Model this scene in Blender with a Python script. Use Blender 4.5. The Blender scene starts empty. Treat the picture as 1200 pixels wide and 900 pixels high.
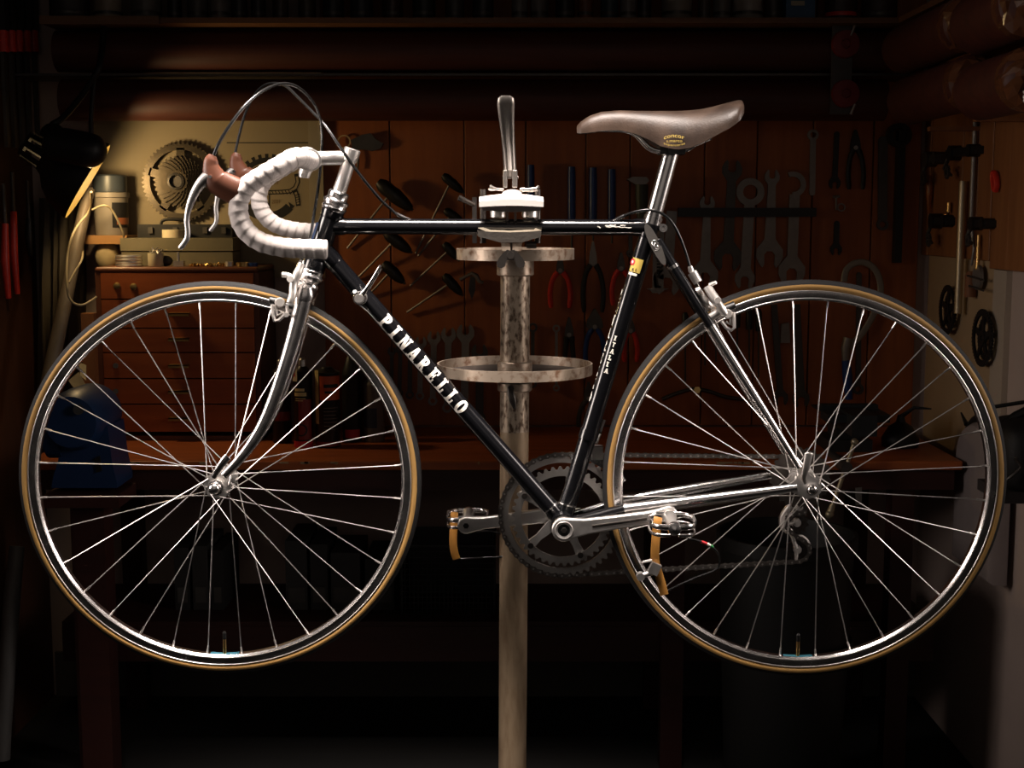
import bpy, bmesh, math, random
from mathutils import Vector, Matrix

random.seed(7)
R_ = math.radians
scene = bpy.context.scene
COL = scene.collection

# ------------------------------------------------------------------ camera
HC = 1.36                    # camera height above the floor
PITCH = R_(7.0)
FPX = 1600.0                 # focal length in pixels of the 1200x900 frame
cam_d = bpy.data.cameras.new('camera')
cam_d.sensor_width = 36.0
cam_d.lens = 36.0 * FPX / 1200.0
cam_d.clip_start = 0.05
cam = bpy.data.objects.new('camera', cam_d)
COL.objects.link(cam)
cam.location = (0, 0, HC)
cam.rotation_euler = (math.pi / 2 - PITCH, 0, 0)
scene.camera = cam

# ------------------------------------------------------------------ world
wd = bpy.data.worlds.new('world')
scene.world = wd
wd.use_nodes = True
wd.node_tree.nodes['Background'].inputs[0].default_value = (1.0, 0.80, 0.62, 1)
wd.node_tree.nodes['Background'].inputs[1].default_value = 0.0015

# ------------------------------------------------------------------ lamps
def area(name, loc, target, sx, sy, power, color, spread=180):
    d = bpy.data.lights.new(name, 'AREA')
    d.shape = 'RECTANGLE'
    d.size, d.size_y = sx, sy
    d.energy = power
    d.color = color
    d.spread = R_(spread)
    o = bpy.data.objects.new(name, d)
    COL.objects.link(o)
    o.location = loc
    o.rotation_euler = (Vector(target) - Vector(loc)).to_track_quat('-Z', 'Y').to_euler()
    return o

# long ceiling lamp over the stand, and two tall work lamps far out on either side of it
area('ceiling_lamp', (-0.25, 1.93, 2.42), (-0.22, 2.14, 1.0), 1.0, 0.18, 12.5, (1.0, 0.88, 0.80), 48)
area('work_lamp', (-1.40, 1.88, 1.50), (0.0, 2.12, 1.10), 0.45, 0.80, 2.3, (1.0, 0.87, 0.80), 60)
area('work_lamp', (1.40, 1.88, 1.50), (0.0, 2.12, 1.10), 0.45, 0.80, 2.1, (1.0, 0.87, 0.80), 60)
# dim fill added unseen behind the camera to brighten metal facing it
area('fill_light', (0.0, -1.3, 2.0), (0.0, 2.2, 1.1), 3.2, 1.6, 1.35, (1.0, 0.86, 0.76), 120)

scene.view_settings.view_transform = 'Standard'
scene.view_settings.look = 'None'
scene.view_settings.exposure = 0.0
scene.view_settings.gamma = 1.0
scene.view_settings.use_curve_mapping = False

# ------------------------------------------------------------------ pixel rays
CAMP = Vector((0, 0, HC))
def ray(px, py):
    u = (px - 600.0) / FPX
    v = -(py - 450.0) / FPX
    c, s = math.cos(PITCH), math.sin(PITCH)
    return Vector((u, c + v * s, -s + v * c))

def at(px, py, Y):
    """point of the place seen at a pixel, on the vertical plane at depth Y"""
    d = ray(px, py)
    return CAMP + d * (Y / d.y)

def atx(px, py, X):
    d = ray(px, py)
    return CAMP + d * (X / d.x)

def atz(px, py, Z):
    d = ray(px, py)
    return CAMP + d * ((Z - HC) / d.z)

# ------------------------------------------------------------------ mesh building
def frame_of(d):
    d = d.normalized()
    a = Vector((0, 0, 1)) if abs(d.z) < 0.9 else Vector((1, 0, 0))
    u = d.cross(a).normalized()
    return u, d.cross(u).normalized()

def cr(pts, n=6):
    """Catmull-Rom through points"""
    p = [Vector(q) for q in pts]
    p = [p[0] * 2 - p[1]] + p + [p[-1] * 2 - p[-2]]
    out = []
    for i in range(1, len(p) - 2):
        for k in range(n):
            t = k / n
            a, b, c, d = p[i - 1], p[i], p[i + 1], p[i + 2]
            out.append(0.5 * ((2 * b) + (c - a) * t + (2 * a - 5 * b + 4 * c - d) * t * t + (3 * b - a - 3 * c + d) * t ** 3))
    out.append(p[-2])
    return out

class MB:
    def __init__(s):
        s.v, s.f, s.m, s.mi = [], [], [], 0
    def add(s, vs, fs):
        b = len(s.v)
        s.v += [Vector(q) for q in vs]
        for f in fs:
            s.f.append([b + i for i in f])
            s.m.append(s.mi)
        return s
    def box(s, c, sx, sy, sz, rot=None):
        c = Vector(c)
        vs = []
        for x in (-1, 1):
            for y in (-1, 1):
                for z in (-1, 1):
                    q = Vector((x * sx / 2, y * sy / 2, z * sz / 2))
                    vs.append(c + (rot @ q if rot else q))
        return s.add(vs, [(0, 1, 3, 2), (4, 6, 7, 5), (0, 4, 5, 1), (2, 3, 7, 6), (0, 2, 6, 4), (1, 5, 7, 3)])
    def span(s, a, b):
        a, b = Vector(a), Vector(b)
        d = b - a
        return s.box((a + b) / 2, abs(d.x), abs(d.y), abs(d.z))
    def tube(s, pts, r, n=10, closed=False, caps=True, flat=1.0, ref=None):
        """sweep; r number or list; flat squeezes the section along the axis nearest ref"""
        pts = [Vector(p) for p in pts]
        N = len(pts)
        rs = r if isinstance(r, (list, tuple)) else [r] * N
        vs, fs = [], []
        u = None
        for i in range(N):
            if closed:
                d = pts[(i + 1) % N] - pts[i - 1]
            else:
                d = pts[min(i + 1, N - 1)] - pts[max(i - 1, 0)]
            d = d.normalized()
            if ref is not None:
                w = Vector(ref)
                w = (w - d * w.dot(d)).normalized()
                u = w.cross(d).normalized()
            elif u is None:
                u, _ = frame_of(d)
            else:
                u = (u - d * u.dot(d)).normalized()
            w = d.cross(u)
            for k in range(n):
                a = 2 * math.pi * k / n
                vs.append(pts[i] + u * (math.cos(a) * rs[i]) + w * (math.sin(a) * rs[i] * flat))
        for i in range(N if closed else N - 1):
            j = (i + 1) % N
            for k in range(n):
                l = (k + 1) % n
                fs.append((i * n + k, i * n + l, j * n + l, j * n + k))
        if caps and not closed:
            fs.append(tuple(reversed(range(n))))
            fs.append(tuple((N - 1) * n + k for k in range(n)))
        return s.add(vs, fs)
    def cyl(s, p0, p1, r0, r1=None, n=16):
        return s.tube([p0, p1], [r0, r0 if r1 is None else r1], n)
    def lathe(s, o, axis, prof, n=32, closed=False, a0=0.0, a1=None, skip=None):
        """prof = [(radius, height)]; closed joins last to first"""
        o, axis = Vector(o), Vector(axis).normalized()
        u, w = frame_of(axis)
        full = a1 is None
        cnt = n if full else n + 1
        vs, fs = [], []
        for i in range(cnt):
            a = 2 * math.pi * i / n if full else a0 + (a1 - a0) * i / n
            dr = u * math.cos(a) + w * math.sin(a)
            for (r, h) in prof:
                vs.append(o + axis * h + dr * r)
        P = len(prof)
        for i in range(n):
            j = (i + 1) % cnt
            for k in range(P if closed else P - 1):
                l = (k + 1) % P
                if skip and skip(i, k):
                    continue
                fs.append((i * P + k, i * P + l, j * P + l, j * P + k))
        return s.add(vs, fs)
    def prism(s, pts, ext):
        """n-gon outline pushed along ext"""
        pts = [Vector(p) for p in pts]
        ext = Vector(ext)
        n = len(pts)
        fs = [tuple(range(n)), tuple(reversed(range(n, 2 * n)))]
        for i in range(n):
            j = (i + 1) % n
            fs.append((i, n + i, n + j, j))
        return s.add(pts + [p + ext for p in pts], fs)
    def ball(s, c, r, n=12, sc=(1, 1, 1)):
        c = Vector(c)
        vs, fs = [], []
        m = n // 2
        for i in range(m + 1):
            t = math.pi * i / m
            for k in range(n):
                a = 2 * math.pi * k / n
                vs.append(c + Vector((r * sc[0] * math.sin(t) * math.cos(a), r * sc[1] * math.sin(t) * math.sin(a), r * sc[2] * math.cos(t))))
        for i in range(m):
            for k in range(n):
                l = (k + 1) % n
                fs.append((i * n + k, (i + 1) * n + k, (i + 1) * n + l, i * n + l))
        return s.add(vs, fs)
    def gear(s, c, axis, xdir, Ro, teeth, th, Ri, thick):
        """toothed ring"""
        c, axis = Vector(c), Vector(axis).normalized()
        u = Vector(xdir)
        u = (u - axis * u.dot(axis)).normalized()
        w = axis.cross(u)
        vs, fs = [], []
        N = teeth * 4
        prof = (Ro - th, Ro, Ro, Ro - th)
        for i in range(N):
            a = 2 * math.pi * (i + 0.0) / N
            dr = u * math.cos(a) + w * math.sin(a)
            r = prof[i % 4]
            for (rr, h) in ((Ri, -thick / 2), (r, -thick / 2), (r, thick / 2), (Ri, thick / 2)):
                vs.append(c + dr * rr + axis * h)
        for i in range(N):
            j = (i + 1) % N
            for k in range(4):
                l = (k + 1) % 4
                fs.append((i * 4 + k, i * 4 + l, j * 4 + l, j * 4 + k))
        return s.add(vs, fs)
    def xf(s, M, start=0):
        for i in range(start, len(s.v)):
            s.v[i] = M @ s.v[i]
        return s
    def build(s, name, mat, parent=None, smooth=True, ang=38, kind=None):
        return make(name, s.v, s.f, mat, parent, smooth, ang, s.m, kind)

ORG = {}
def make(name, vs, fs, mat, parent=None, smooth=True, ang=38, mi=None, kind=None):
    if parent is None:
        lo = Vector((min(v.x for v in vs), min(v.y for v in vs), min(v.z for v in vs)))
        hi = Vector((max(v.x for v in vs), max(v.y for v in vs), max(v.z for v in vs)))
        org = Vector(((lo.x + hi.x) / 2, (lo.y + hi.y) / 2, lo.z))
    else:
        org = ORG[parent.name]
    me = bpy.data.meshes.new(name)
    me.from_pydata([tuple(Vector(v) - org) for v in vs], [], fs)
    for m in (mat if isinstance(mat, (list, tuple)) else [mat]):
        me.materials.append(m)
    if mi:
        for p, k in zip(me.polygons, mi):
            p.material_index = k
    bm = bmesh.new()
    bm.from_mesh(me)
    bmesh.ops.remove_doubles(bm, verts=bm.verts, dist=1e-6)
    bmesh.ops.recalc_face_normals(bm, faces=bm.faces)
    bm.to_mesh(me)
    bm.free()
    if smooth:
        for p in me.polygons:
            p.use_smooth = True
        me.set_sharp_from_angle(angle=R_(ang))
    me.update()
    o = bpy.data.objects.new(name, me)
    COL.objects.link(o)
    if parent is None:
        o.location = org
    else:
        o.parent = parent
    ORG[o.name] = org
    if kind:
        o['kind'] = kind
    return o

def thing(name, label, cat, loc=(0, 0, 0), group=None):
    o = bpy.data.objects.new(name, None)
    o.empty_display_size = 0.05
    COL.objects.link(o)
    o.location = loc
    ORG[o.name] = Vector(loc)
    return tag(o, label, cat, group)

def tag(o, label, cat, group=None):
    o['label'] = label
    o['category'] = cat
    if group:
        o['group'] = group
    return o

def lab(o, label):
    o['label'] = label
    return o

def struct(o, label=None):
    o['kind'] = 'structure'
    if label:
        o['label'] = label
    return o

def copy_thing(root, loc, label):
    r = root.copy()
    COL.objects.link(r)
    r.location = loc
    r['label'] = label
    for ch in root.children:
        c = ch.copy()
        COL.objects.link(c)
        c.parent = r
        for g in ch.children:
            d = g.copy()
            COL.objects.link(d)
            d.parent = c
    return r

def text2d(body):
    """flat letters of the built-in font: verts (x, y) with cap height 1, and faces"""
    cu = bpy.data.curves.new('t', 'FONT')
    cu.body = body
    cu.size = 1.0
    cu.resolution_u = 3
    ob = bpy.data.objects.new('t', cu)
    COL.objects.link(ob)
    dg = bpy.context.evaluated_depsgraph_get()
    me = bpy.data.meshes.new_from_object(ob.evaluated_get(dg))
    vs = [Vector((v.co.x, v.co.y)) for v in me.vertices]
    fs = [tuple(p.vertices) for p in me.polygons]
    bpy.data.objects.remove(ob)
    bpy.data.curves.remove(cu)
    bpy.data.meshes.remove(me)
    if vs:
        k = 0.73
        x0 = min(v.x for v in vs)
        vs = [Vector(((v.x - x0) / k, v.y / k)) for v in vs]
    return vs, fs

# ------------------------------------------------------------------ materials
MATS = {}
def mat(name, col, rough=0.5, metal=0.0, var=0.0, scale=20.0, col2=None, bump=0.0, bscale=None, coat=0.0, stretch=None, spec=0.5, contrast=None, rvar=0.0, detail=4.0):
    if name in MATS:
        return MATS[name]
    m = bpy.data.materials.new(name)
    m.use_nodes = True
    nt = m.node_tree
    b = nt.nodes['Principled BSDF']
    b.inputs['Base Color'].default_value = (*col, 1)
    b.inputs['Roughness'].default_value = rough
    b.inputs['Metallic'].default_value = metal
    b.inputs['Specular IOR Level'].default_value = spec
    if coat:
        b.inputs['Coat Weight'].default_value = coat
        b.inputs['Coat Roughness'].default_value = 0.06
    tc = nt.nodes.new('ShaderNodeTexCoord')
    mp = nt.nodes.new('ShaderNodeMapping')
    nt.links.new(tc.outputs['Object'], mp.inputs[0])
    if stretch:
        mp.inputs['Scale'].default_value = stretch
    if var or col2 or rvar:
        n = nt.nodes.new('ShaderNodeTexNoise')
        n.inputs['Scale'].default_value = scale
        n.inputs['Detail'].default_value = detail
        nt.links.new(mp.outputs[0], n.inputs['Vector'])
        fac = n.outputs['Fac']
        if contrast:
            rp = nt.nodes.new('ShaderNodeValToRGB')
            rp.color_ramp.elements[0].position = contrast[0]
            rp.color_ramp.elements[1].position = contrast[1]
            nt.links.new(fac, rp.inputs[0])
            fac = rp.outputs[0]
        if var or col2:
            mx = nt.nodes.new('ShaderNodeMix')
            mx.data_type = 'RGBA'
            c2 = col2 if col2 else tuple(min(1, c * (1 + var)) for c in col)
            c1 = col if col2 else tuple(c * (1 - var) for c in col)
            mx.inputs[6].default_value = (*c1, 1)
            mx.inputs[7].default_value = (*c2, 1)
            nt.links.new(fac, mx.inputs[0])
            nt.links.new(mx.outputs[2], b.inputs['Base Color'])
        if rvar:
            mr = nt.nodes.new('ShaderNodeMapRange')
            mr.inputs['To Min'].default_value = max(0.02, rough - rvar)
            mr.inputs['To Max'].default_value = min(1, rough + rvar)
            nt.links.new(n.outputs['Fac'], mr.inputs['Value'])
            nt.links.new(mr.outputs[0], b.inputs['Roughness'])
    if bump:
        n2 = nt.nodes.new('ShaderNodeTexNoise')
        n2.inputs['Scale'].default_value = bscale or scale
        n2.inputs['Detail'].default_value = 3
        nt.links.new(mp.outputs[0], n2.inputs['Vector'])
        bp = nt.nodes.new('ShaderNodeBump')
        bp.inputs['Strength'].default_value = bump
        bp.inputs['Distance'].default_value = 0.002
        nt.links.new(n2.outputs['Fac'], bp.inputs['Height'])
        nt.links.new(bp.outputs[0], b.inputs['Normal'])
    MATS[name] = m
    return m

def emit(name, col, strength):
    m = bpy.data.materials.new(name)
    m.use_nodes = True
    b = m.node_tree.nodes['Principled BSDF']
    b.inputs['Base Color'].default_value = (*col, 1)
    b.inputs['Emission Color'].default_value = (*col, 1)
    b.inputs['Emission Strength'].default_value = strength
    return m

CHROME = mat('chrome', (0.88, 0.85, 0.84), 0.23, 1.0, rvar=0.05, scale=60)
ALU = mat('polished_aluminium', (0.84, 0.81, 0.78), 0.40, 1.0, rvar=0.08, scale=90)
SATIN = mat('satin_aluminium', (0.58, 0.55, 0.52), 0.42, 1.0, var=0.10, scale=40)
RIMM = mat('rim_aluminium', (0.74, 0.71, 0.70), 0.25, 1.0, rvar=0.06, scale=50)
SPOKE = mat('spoke_steel', (0.86, 0.82, 0.79), 0.34, 1.0, rvar=0.05, scale=80)
BLACKP = mat('black_frame_paint', (0.004, 0.004, 0.005), 0.22, 0.0, coat=0.6, rvar=0.05, scale=30)
TREAD = mat('tyre_tread', (0.014, 0.0135, 0.0135), 0.75, spec=0.25, var=0.25, scale=120, bump=0.3, bscale=900)
GUM = mat('tan_tyre_sidewall', (0.36, 0.205, 0.062), 0.50, var=0.22, scale=25, bump=0.1, bscale=600)
TAPE = mat('white_bar_tape', (0.62, 0.565, 0.535), 0.75, var=0.06, scale=60, bump=0.25, bscale=500)
HOOD = mat('brown_rubber', (0.125, 0.043, 0.022), 0.42, var=0.2, scale=40)
LEATHER = mat('worn_brown_leather', (0.028, 0.0155, 0.010), 0.46, col2=(0.092, 0.058, 0.040), scale=28, contrast=(0.3, 0.75), bump=0.15, bscale=400)
STRAP = mat('tan_leather_strap', (0.42, 0.19, 0.035), 0.5, var=0.25, scale=60)
BLACKPL = mat('black_plastic', (0.006, 0.006, 0.006), 0.4, rvar=0.1, scale=50)
CABLE = mat('black_cable_housing', (0.010, 0.010, 0.010), 0.25, rvar=0.05, scale=40)
STEELD = mat('dark_steel', (0.13, 0.115, 0.105), 0.38, 1.0, var=0.3, scale=60)
WHITEP = mat('white_lettering', (0.82, 0.78, 0.70), 0.6, var=0.08, scale=100)
GOLDP = mat('gold_lettering', (0.62, 0.45, 0.10), 0.5, var=0.1, scale=100)
REDP = mat('red_print', (0.55, 0.02, 0.03), 0.5, var=0.1, scale=100)
BLUET = mat('blue_rim_strip', (0.05, 0.22, 0.30), 0.5, var=0.15, scale=100)
DERAL = mat('worn_polished_alloy', (0.86, 0.82, 0.78), 0.42, 0.85, rvar=0.08, scale=90)
BRASS = mat('brass', (0.62, 0.40, 0.15), 0.3, 1.0, rvar=0.08, scale=60)
PEWTER = mat('engraved_pewter', (0.33, 0.31, 0.29), 0.35, 1.0, var=0.1, scale=60)
# ================================================================== THE ROOM
YW = 3.75                    # face of the planked back wall
XR = 1.147                   # right wall
XL = -1.31                   # left wall
ZT = 2.30
PLASTER = mat('grey_plaster', (0.48, 0.375, 0.325), 0.9, var=0.14, scale=6, bump=0.3, bscale=60)
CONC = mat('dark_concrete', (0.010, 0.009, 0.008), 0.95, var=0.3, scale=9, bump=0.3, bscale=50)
def wood(name, c1, c2, axis='z', rough=0.55):
    st = {'z': (14, 14, 1.2), 'x': (1.2, 14, 14), 'y': (14, 1.2, 14)}[axis]
    return mat(name, c1, rough, col2=c2, scale=3.2, stretch=st, contrast=(0.25, 0.8), bump=0.12, bscale=6, detail=6)
PLANK = [wood('pine_plank_%d' % i, c, d) for i, (c, d) in enumerate((
    ((0.45, 0.130, 0.030), (0.28, 0.076, 0.018)), ((0.36, 0.100, 0.024), (0.48, 0.148, 0.036)), ((0.31, 0.085, 0.020), (0.43, 0.126, 0.031))))]
PLANKR = wood('pine_panel_right', (0.34, 0.135, 0.045), (0.24, 0.085, 0.028))
BENCHW = wood('red_stained_bench_wood', (0.50, 0.130, 0.034), (0.32, 0.078, 0.022), 'x', 0.42)
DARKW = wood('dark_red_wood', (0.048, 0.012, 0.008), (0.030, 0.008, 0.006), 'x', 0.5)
LEFTW = wood('brown_cupboard_wood', (0.085, 0.030, 0.012), (0.055, 0.020, 0.009))

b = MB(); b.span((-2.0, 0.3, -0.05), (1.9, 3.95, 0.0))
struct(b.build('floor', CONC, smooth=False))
b = MB(); b.span((-1.5, 3.772, 0.0), (XR + .12, 3.92, ZT))
wall_back = struct(b.build('wall_back', PLASTER, smooth=False), 'back wall faced with upright pine planks')
b = MB(); b.span((XR, 2.30, 0.0), (XR + .12, 3.772, ZT))
wall_right = struct(b.build('wall_right', PLASTER, smooth=False), 'grey plaster wall with a pine panel above')
b = MB(); b.span((XL - .10, 2.75, 0.0), (XL, 3.772, ZT))
wall_left = struct(b.build('wall_left', LEFTW, smooth=False), 'dark wooden side wall')

# pine planks of the back wall, each a board of its own with an open joint
edges = [379, 458, 544.5, 616, 686, 737.5, 824, 885, 950, 1020, 1076]
zb, zt = HC - .579 + .002, 2.05
random.seed(3)
for i in range(len(edges) - 1):
    x0, x1 = at(edges[i], 300, YW).x + .0016, at(edges[i + 1], 300, YW).x - .0016
    dy = random.uniform(0, .004)
    b = MB()
    b.span((x0, YW + dy, zb), (x1, YW + .023, zt))
    o = b.build('plank', PLANK[i % 3], wall_back, smooth=False)
    bv = o.modifiers.new('b', 'BEVEL'); bv.width = .0015; bv.segments = 1
# planks of the right wall panel
ys = []
for px in (1077, 1098, 1117, 1136, 1154, 1171, 1192, 1225, 1262):
    d = ray(px, 250); ys.append(CAMP.y + d.y * (XR / d.x))
zlow = [atx(1095, 299, XR).z] * 5 + [atx(1183, 316, XR).z] * 4
for i in range(len(ys) - 1):
    b = MB()
    th = .018 + random.uniform(0, .004)
    b.span((XR - th, ys[i + 1] + .0015, zlow[i] + (0 if i < 5 else 0)), (XR, ys[i] - .0015, 1.98))
    o = b.build('plank', PLANKR, wall_right, smooth=False)
    bv = o.modifiers.new('b', 'BEVEL'); bv.width = .0015; bv.segments = 1

# ------------------------------------------------------------------ workbench
ZB = HC - .579
bench = thing('workbench', 'long red-brown wooden workbench running under the tool wall', 'workbench', (0, 3.5, 0))
b = MB(); b.span((-1.16, 3.205, ZB - .022), (1.075, 3.745, ZB))
o = b.build('bench_top', BENCHW, bench, smooth=False)
bv = o.modifiers.new('b', 'BEVEL'); bv.width = .004; bv.segments = 2
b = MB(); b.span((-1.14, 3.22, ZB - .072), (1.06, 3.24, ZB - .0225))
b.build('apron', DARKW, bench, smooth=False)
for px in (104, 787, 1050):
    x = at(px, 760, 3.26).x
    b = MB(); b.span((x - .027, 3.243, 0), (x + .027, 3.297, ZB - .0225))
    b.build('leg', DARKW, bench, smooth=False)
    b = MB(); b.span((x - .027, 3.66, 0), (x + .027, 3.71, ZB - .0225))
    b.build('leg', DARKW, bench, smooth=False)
random.seed(5)
b = MB()
for k in range(26):                          # paint chips along the worn front edge
    x = random.uniform(-1.0, .6)
    w_ = random.uniform(.004, .022)
    b.span((x, 3.2035, ZB - .006 + random.uniform(-.002, .001)), (x + w_, 3.2049, ZB - .001))
b.build('worn_chips', mat('bare_wood_chips', (.42, .28, .15), .8, var=.2), bench, smooth=False, kind='stuff')
z0, z1 = at(600, 781, 3.26).z, at(600, 737, 3.26).z
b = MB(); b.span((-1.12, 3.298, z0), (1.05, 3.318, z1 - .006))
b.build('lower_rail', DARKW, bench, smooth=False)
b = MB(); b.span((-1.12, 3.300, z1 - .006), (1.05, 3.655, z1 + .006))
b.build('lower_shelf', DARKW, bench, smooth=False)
ZS = z1 + .006
# pale skirting of the back wall seen low under the bench
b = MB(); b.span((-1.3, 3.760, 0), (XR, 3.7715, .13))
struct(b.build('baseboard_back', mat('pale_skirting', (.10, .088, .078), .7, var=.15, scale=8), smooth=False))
# ================================================================== BICYCLE
YB = 2.2357
BM = Matrix.Translation((0, YB, HC - 0.4350)) @ Matrix.Rotation(R_(-1.0), 4, 'Z') @ Matrix.Rotation(R_(0.5), 4, 'X')
BMI = BM.inverted()
bike = thing('bicycle', 'black and chrome racing bicycle clamped in the repair stand', 'bicycle')
bike.matrix_world = BM
ORG[bike.name] = Vector((0, 0, 0))

def ray_local(MI, px, py, off):
    o = MI @ CAMP
    d = MI.to_3x3() @ ray(px, py)
    return o + d * ((off - o.y) / d.y)

def Q(px, py, off=0.0):
    return ray_local(BMI, px, py, off)

AX0, AX1 = Q(396.5, 229), Q(365, 322)          # steering axis
AXD = (AX0 - AX1).normalized()                 # up the head tube
SM = Matrix.Translation(AX1) @ Matrix.Rotation(R_(3.0), 4, AXD) @ Matrix.Translation(-AX1)
SMI = (BM @ SM).inverted()
def QS(px, py, off=0.0):
    return SM @ ray_local(SMI, px, py, off)
def QSl(px, py, off=0.0):
    return ray_local(SMI, px, py, off)

def steer(deg):
    global SM, SMI
    SM = Matrix.Translation(AX1) @ Matrix.Rotation(R_(deg), 4, AXD) @ Matrix.Translation(-AX1)
    SMI = (BM @ SM).inverted()
HF = QSl(259.5, 563.6)                          # front hub in the steered frame
HR = Q(941.9, 563.8)                            # rear hub
BB = Q(659.5, 611)
YV = Vector((0, 1, 0))

# ---------------------------------------------------------------- wheels
def wheel(c, M, fl_near, fl_far, fl_r, valve_deg, label):
    c = Vector(c)
    def ring(prof, n=128, closed=True):
        b = MB()
        b.lathe(c, YV, prof, n, closed)
        b.xf(M)
        return b
    rim = ring([(.3165, -.0098), (.3140, -.0100), (.3050, -.0100), (.3030, -.0092), (.3003, -.0055), (.3003, .0055), (.3030, .0092),
                (.3050, .0100), (.3140, .0100), (.3165, .0098), (.3120, .0070), (.3120, -.0070)]).build('wheel', RIMM, bike, ang=30)
    lab(rim, label)
    for (R_l, y_l) in ((.3162, -.0104), (.3040, -.0101), (.3162, .0104), (.3040, .0101)):   # polished edges of the rim
        k8 = [(R_l + .0009 * math.cos(t * math.pi / 4), y_l + .0009 * math.sin(t * math.pi / 4)) for t in range(8)]
        ring(k8, 128).build('rim_lip', SPOKE, rim, ang=60)
    # tyre: tan sidewalls and dark tread on one casing
    b = MB()
    prof, n = [], 26
    Rc, rt = .3222, .0116
    for i in range(n):
        a = 2 * math.pi * i / n
        r_, y_ = Rc + rt * math.cos(a), rt * math.sin(a)
        if r_ < .3200:                       # the casing narrows into the rim
            t_ = min(1.0, (.3200 - r_) / .0045)
            y_ *= 1 - .34 * t_
            r_ = max(r_, .3135)
        prof.append((r_, y_))
    NT = 128
    vs, fs, mi = [], [], []
    for i in range(NT):
        t = 2 * math.pi * i / NT
        for (r, h) in prof:
            vs.append(M @ (c + Vector((r * math.cos(t), h, r * math.sin(t)))))
    for i in range(NT):
        for k in range(n):
            a = 2 * math.pi * (k + .5) / n
            a = a if a < math.pi else 2 * math.pi - a
            fs.append((i * n + k, i * n + (k + 1) % n, ((i + 1) % NT) * n + (k + 1) % n, ((i + 1) % NT) * n + k))
            mi.append(0 if a < R_(67) else 1)
    lab(make('tire', vs, fs, [TREAD, GUM], rim, True, 60, mi), 'black tread with tan sidewalls')
    # hub
    h = MB()
    fa, fb = -fl_near, fl_far
    h.lathe(c, YV, [(.0045, -.0500), (.0045, fa - .012), (.0095, fa - .010), (.0100, fa - .002), (fl_r + .004, fa - .0015), (fl_r + .004, fa + .0015),
                    (.0125, fa + .005), (.0105, 0), (.0125, fb - .005), (fl_r + .004, fb - .0015), (fl_r + .004, fb + .0015), (.0100, fb + .002),
                    (.0095, fb + .010), (.0045, fb + .012), (.0045, .0500)], 32)
    h.xf(M)
    h.build('hub', ALU, rim)
    # 32 spokes, three cross
    va = R_(valve_deg)
    for i in range(32):
        ra = va + (i + .5) * 2 * math.pi / 32
        near = i % 2 == 0
        lead = 1 if (i // 2) % 2 == 0 else -1
        ha = ra + lead * R_(67.5)
        fy = (-fl_near if near else fl_far) + (.0022 if lead > 0 else -.0022)
        p0 = c + Vector((fl_r * math.cos(ha), fy, fl_r * math.sin(ha)))
        p1 = c + Vector((.2890 * math.cos(ra), (-.0015 if near else .0015) * 2.5, .2890 * math.sin(ra)))
        p1b = c + Vector((.3012 * math.cos(ra), (-.0015 if near else .0015), .3012 * math.sin(ra)))
        s = MB()
        s.tube([p0, p1], .00105, 6)
        s.tube([p1, p1b], .0019, 6)
        s.xf(M)
        s.build('spoke', SPOKE, rim)
    # valve stem with cap, and the strip of blue tape on the rim beside it
    d = Vector((math.cos(va), 0, math.sin(va)))
    s = MB()
    s.tube([c + d * .3005, c + d * .2740], .0030, 10)
    s.mi = 1
    s.tube([c + d * .2745, c + d * .2640], .0034, 10)
    s.tube([c + d * .2640, c + d * .2610], [.0034, .0020], 10)
    s.xf(M)
    s.build('valve', [BRASS, BLACKPL], rim)
    s = MB()
    A = [va + R_(k) for k in (-4.6, -3, -1.5, 0, 1.5, 3, 4.6)]
    vs, fs = [], []
    for a in A:
        for (r, y) in ((.3000, -.0053), (.2997, -.0053), (.2997, .0053), (.3000, .0053)):
            vs.append(M @ (c + Vector((r * math.cos(a), y, r * math.sin(a)))))
    for i in range(len(A) - 1):
        for k in range(4):
            fs.append((i * 4 + k, i * 4 + (k + 1) % 4, i * 4 + 4 + (k + 1) % 4, i * 4 + 4 + k))
    make('rim_tape', vs, fs, BLUET, rim)
    return rim

wf = wheel(HF, SM, .034, .034, .0185, -90.7, 'front wheel with polished rim and tan tire')
wr = wheel(HR, Matrix.Identity(4), .034, .019, .0185, -90.4, 'rear wheel with polished rim and tan tire')

def SQ(v):                                    # steered local -> bike local
    return SM @ Vector(v)
# quick release nut and axle ends
b = MB()
for sgn in (-1, 1):
    b.cyl(HF + YV * sgn * .050, HF + YV * sgn * .0545, .0085, .0085, 14)
b.cyl(HF + YV * -.052, HF + YV * .052, .0024, None, 8)
b.ball(HF + Vector((-.001, -.0600, .000)), .0100, 16, (1, .8, 1))
b.cyl(HF + YV * .054, HF + YV * .064, .0085, .006, 14)
b.xf(SM)
qf = b.build('quick_release', CHROME, bike)
b = MB()
lv = [QSl(250, 560, -.062), QSl(255, 551, -.064), QSl(262, 541, -.066), QSl(267, 535, -.066)]
b.tube(cr(lv, 4), [.0040 + .0022 * min(1, i / 8) for i in range(13)], 10, flat=.45, ref=(0, 1, 0))
b.xf(SM)
b.build('lever', CHROME, qf)
b = MB()
b.cyl(HR + YV * -.0600, HR + YV * -.0705, .0105, .0090, 16)
b.ball(HR + YV * -.0710, .0080, 14, (1, .6, 1))
b.cyl(HR + YV * -.068, HR + YV * .068, .0024, None, 8)
b.cyl(HR + YV * .062, HR + YV * .073, .0085, .006, 14)
qr = b.build('quick_release', CHROME, bike)
b = MB()
lv = [Q(944.5, 566, -.072), Q(942, 560, -.077), Q(944.5, 548, -.080), Q(947.5, 534, -.080), Q(948, 530, -.080)]
b.tube(cr(lv, 4), [.0035, .0036, .0038, .004, .0042, .0045, .0048, .005, .0054, .0058, .006, .0063, .0066, .0067, .0066, .006, .004], 12, flat=.5, ref=(0, 1, 0))
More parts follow.
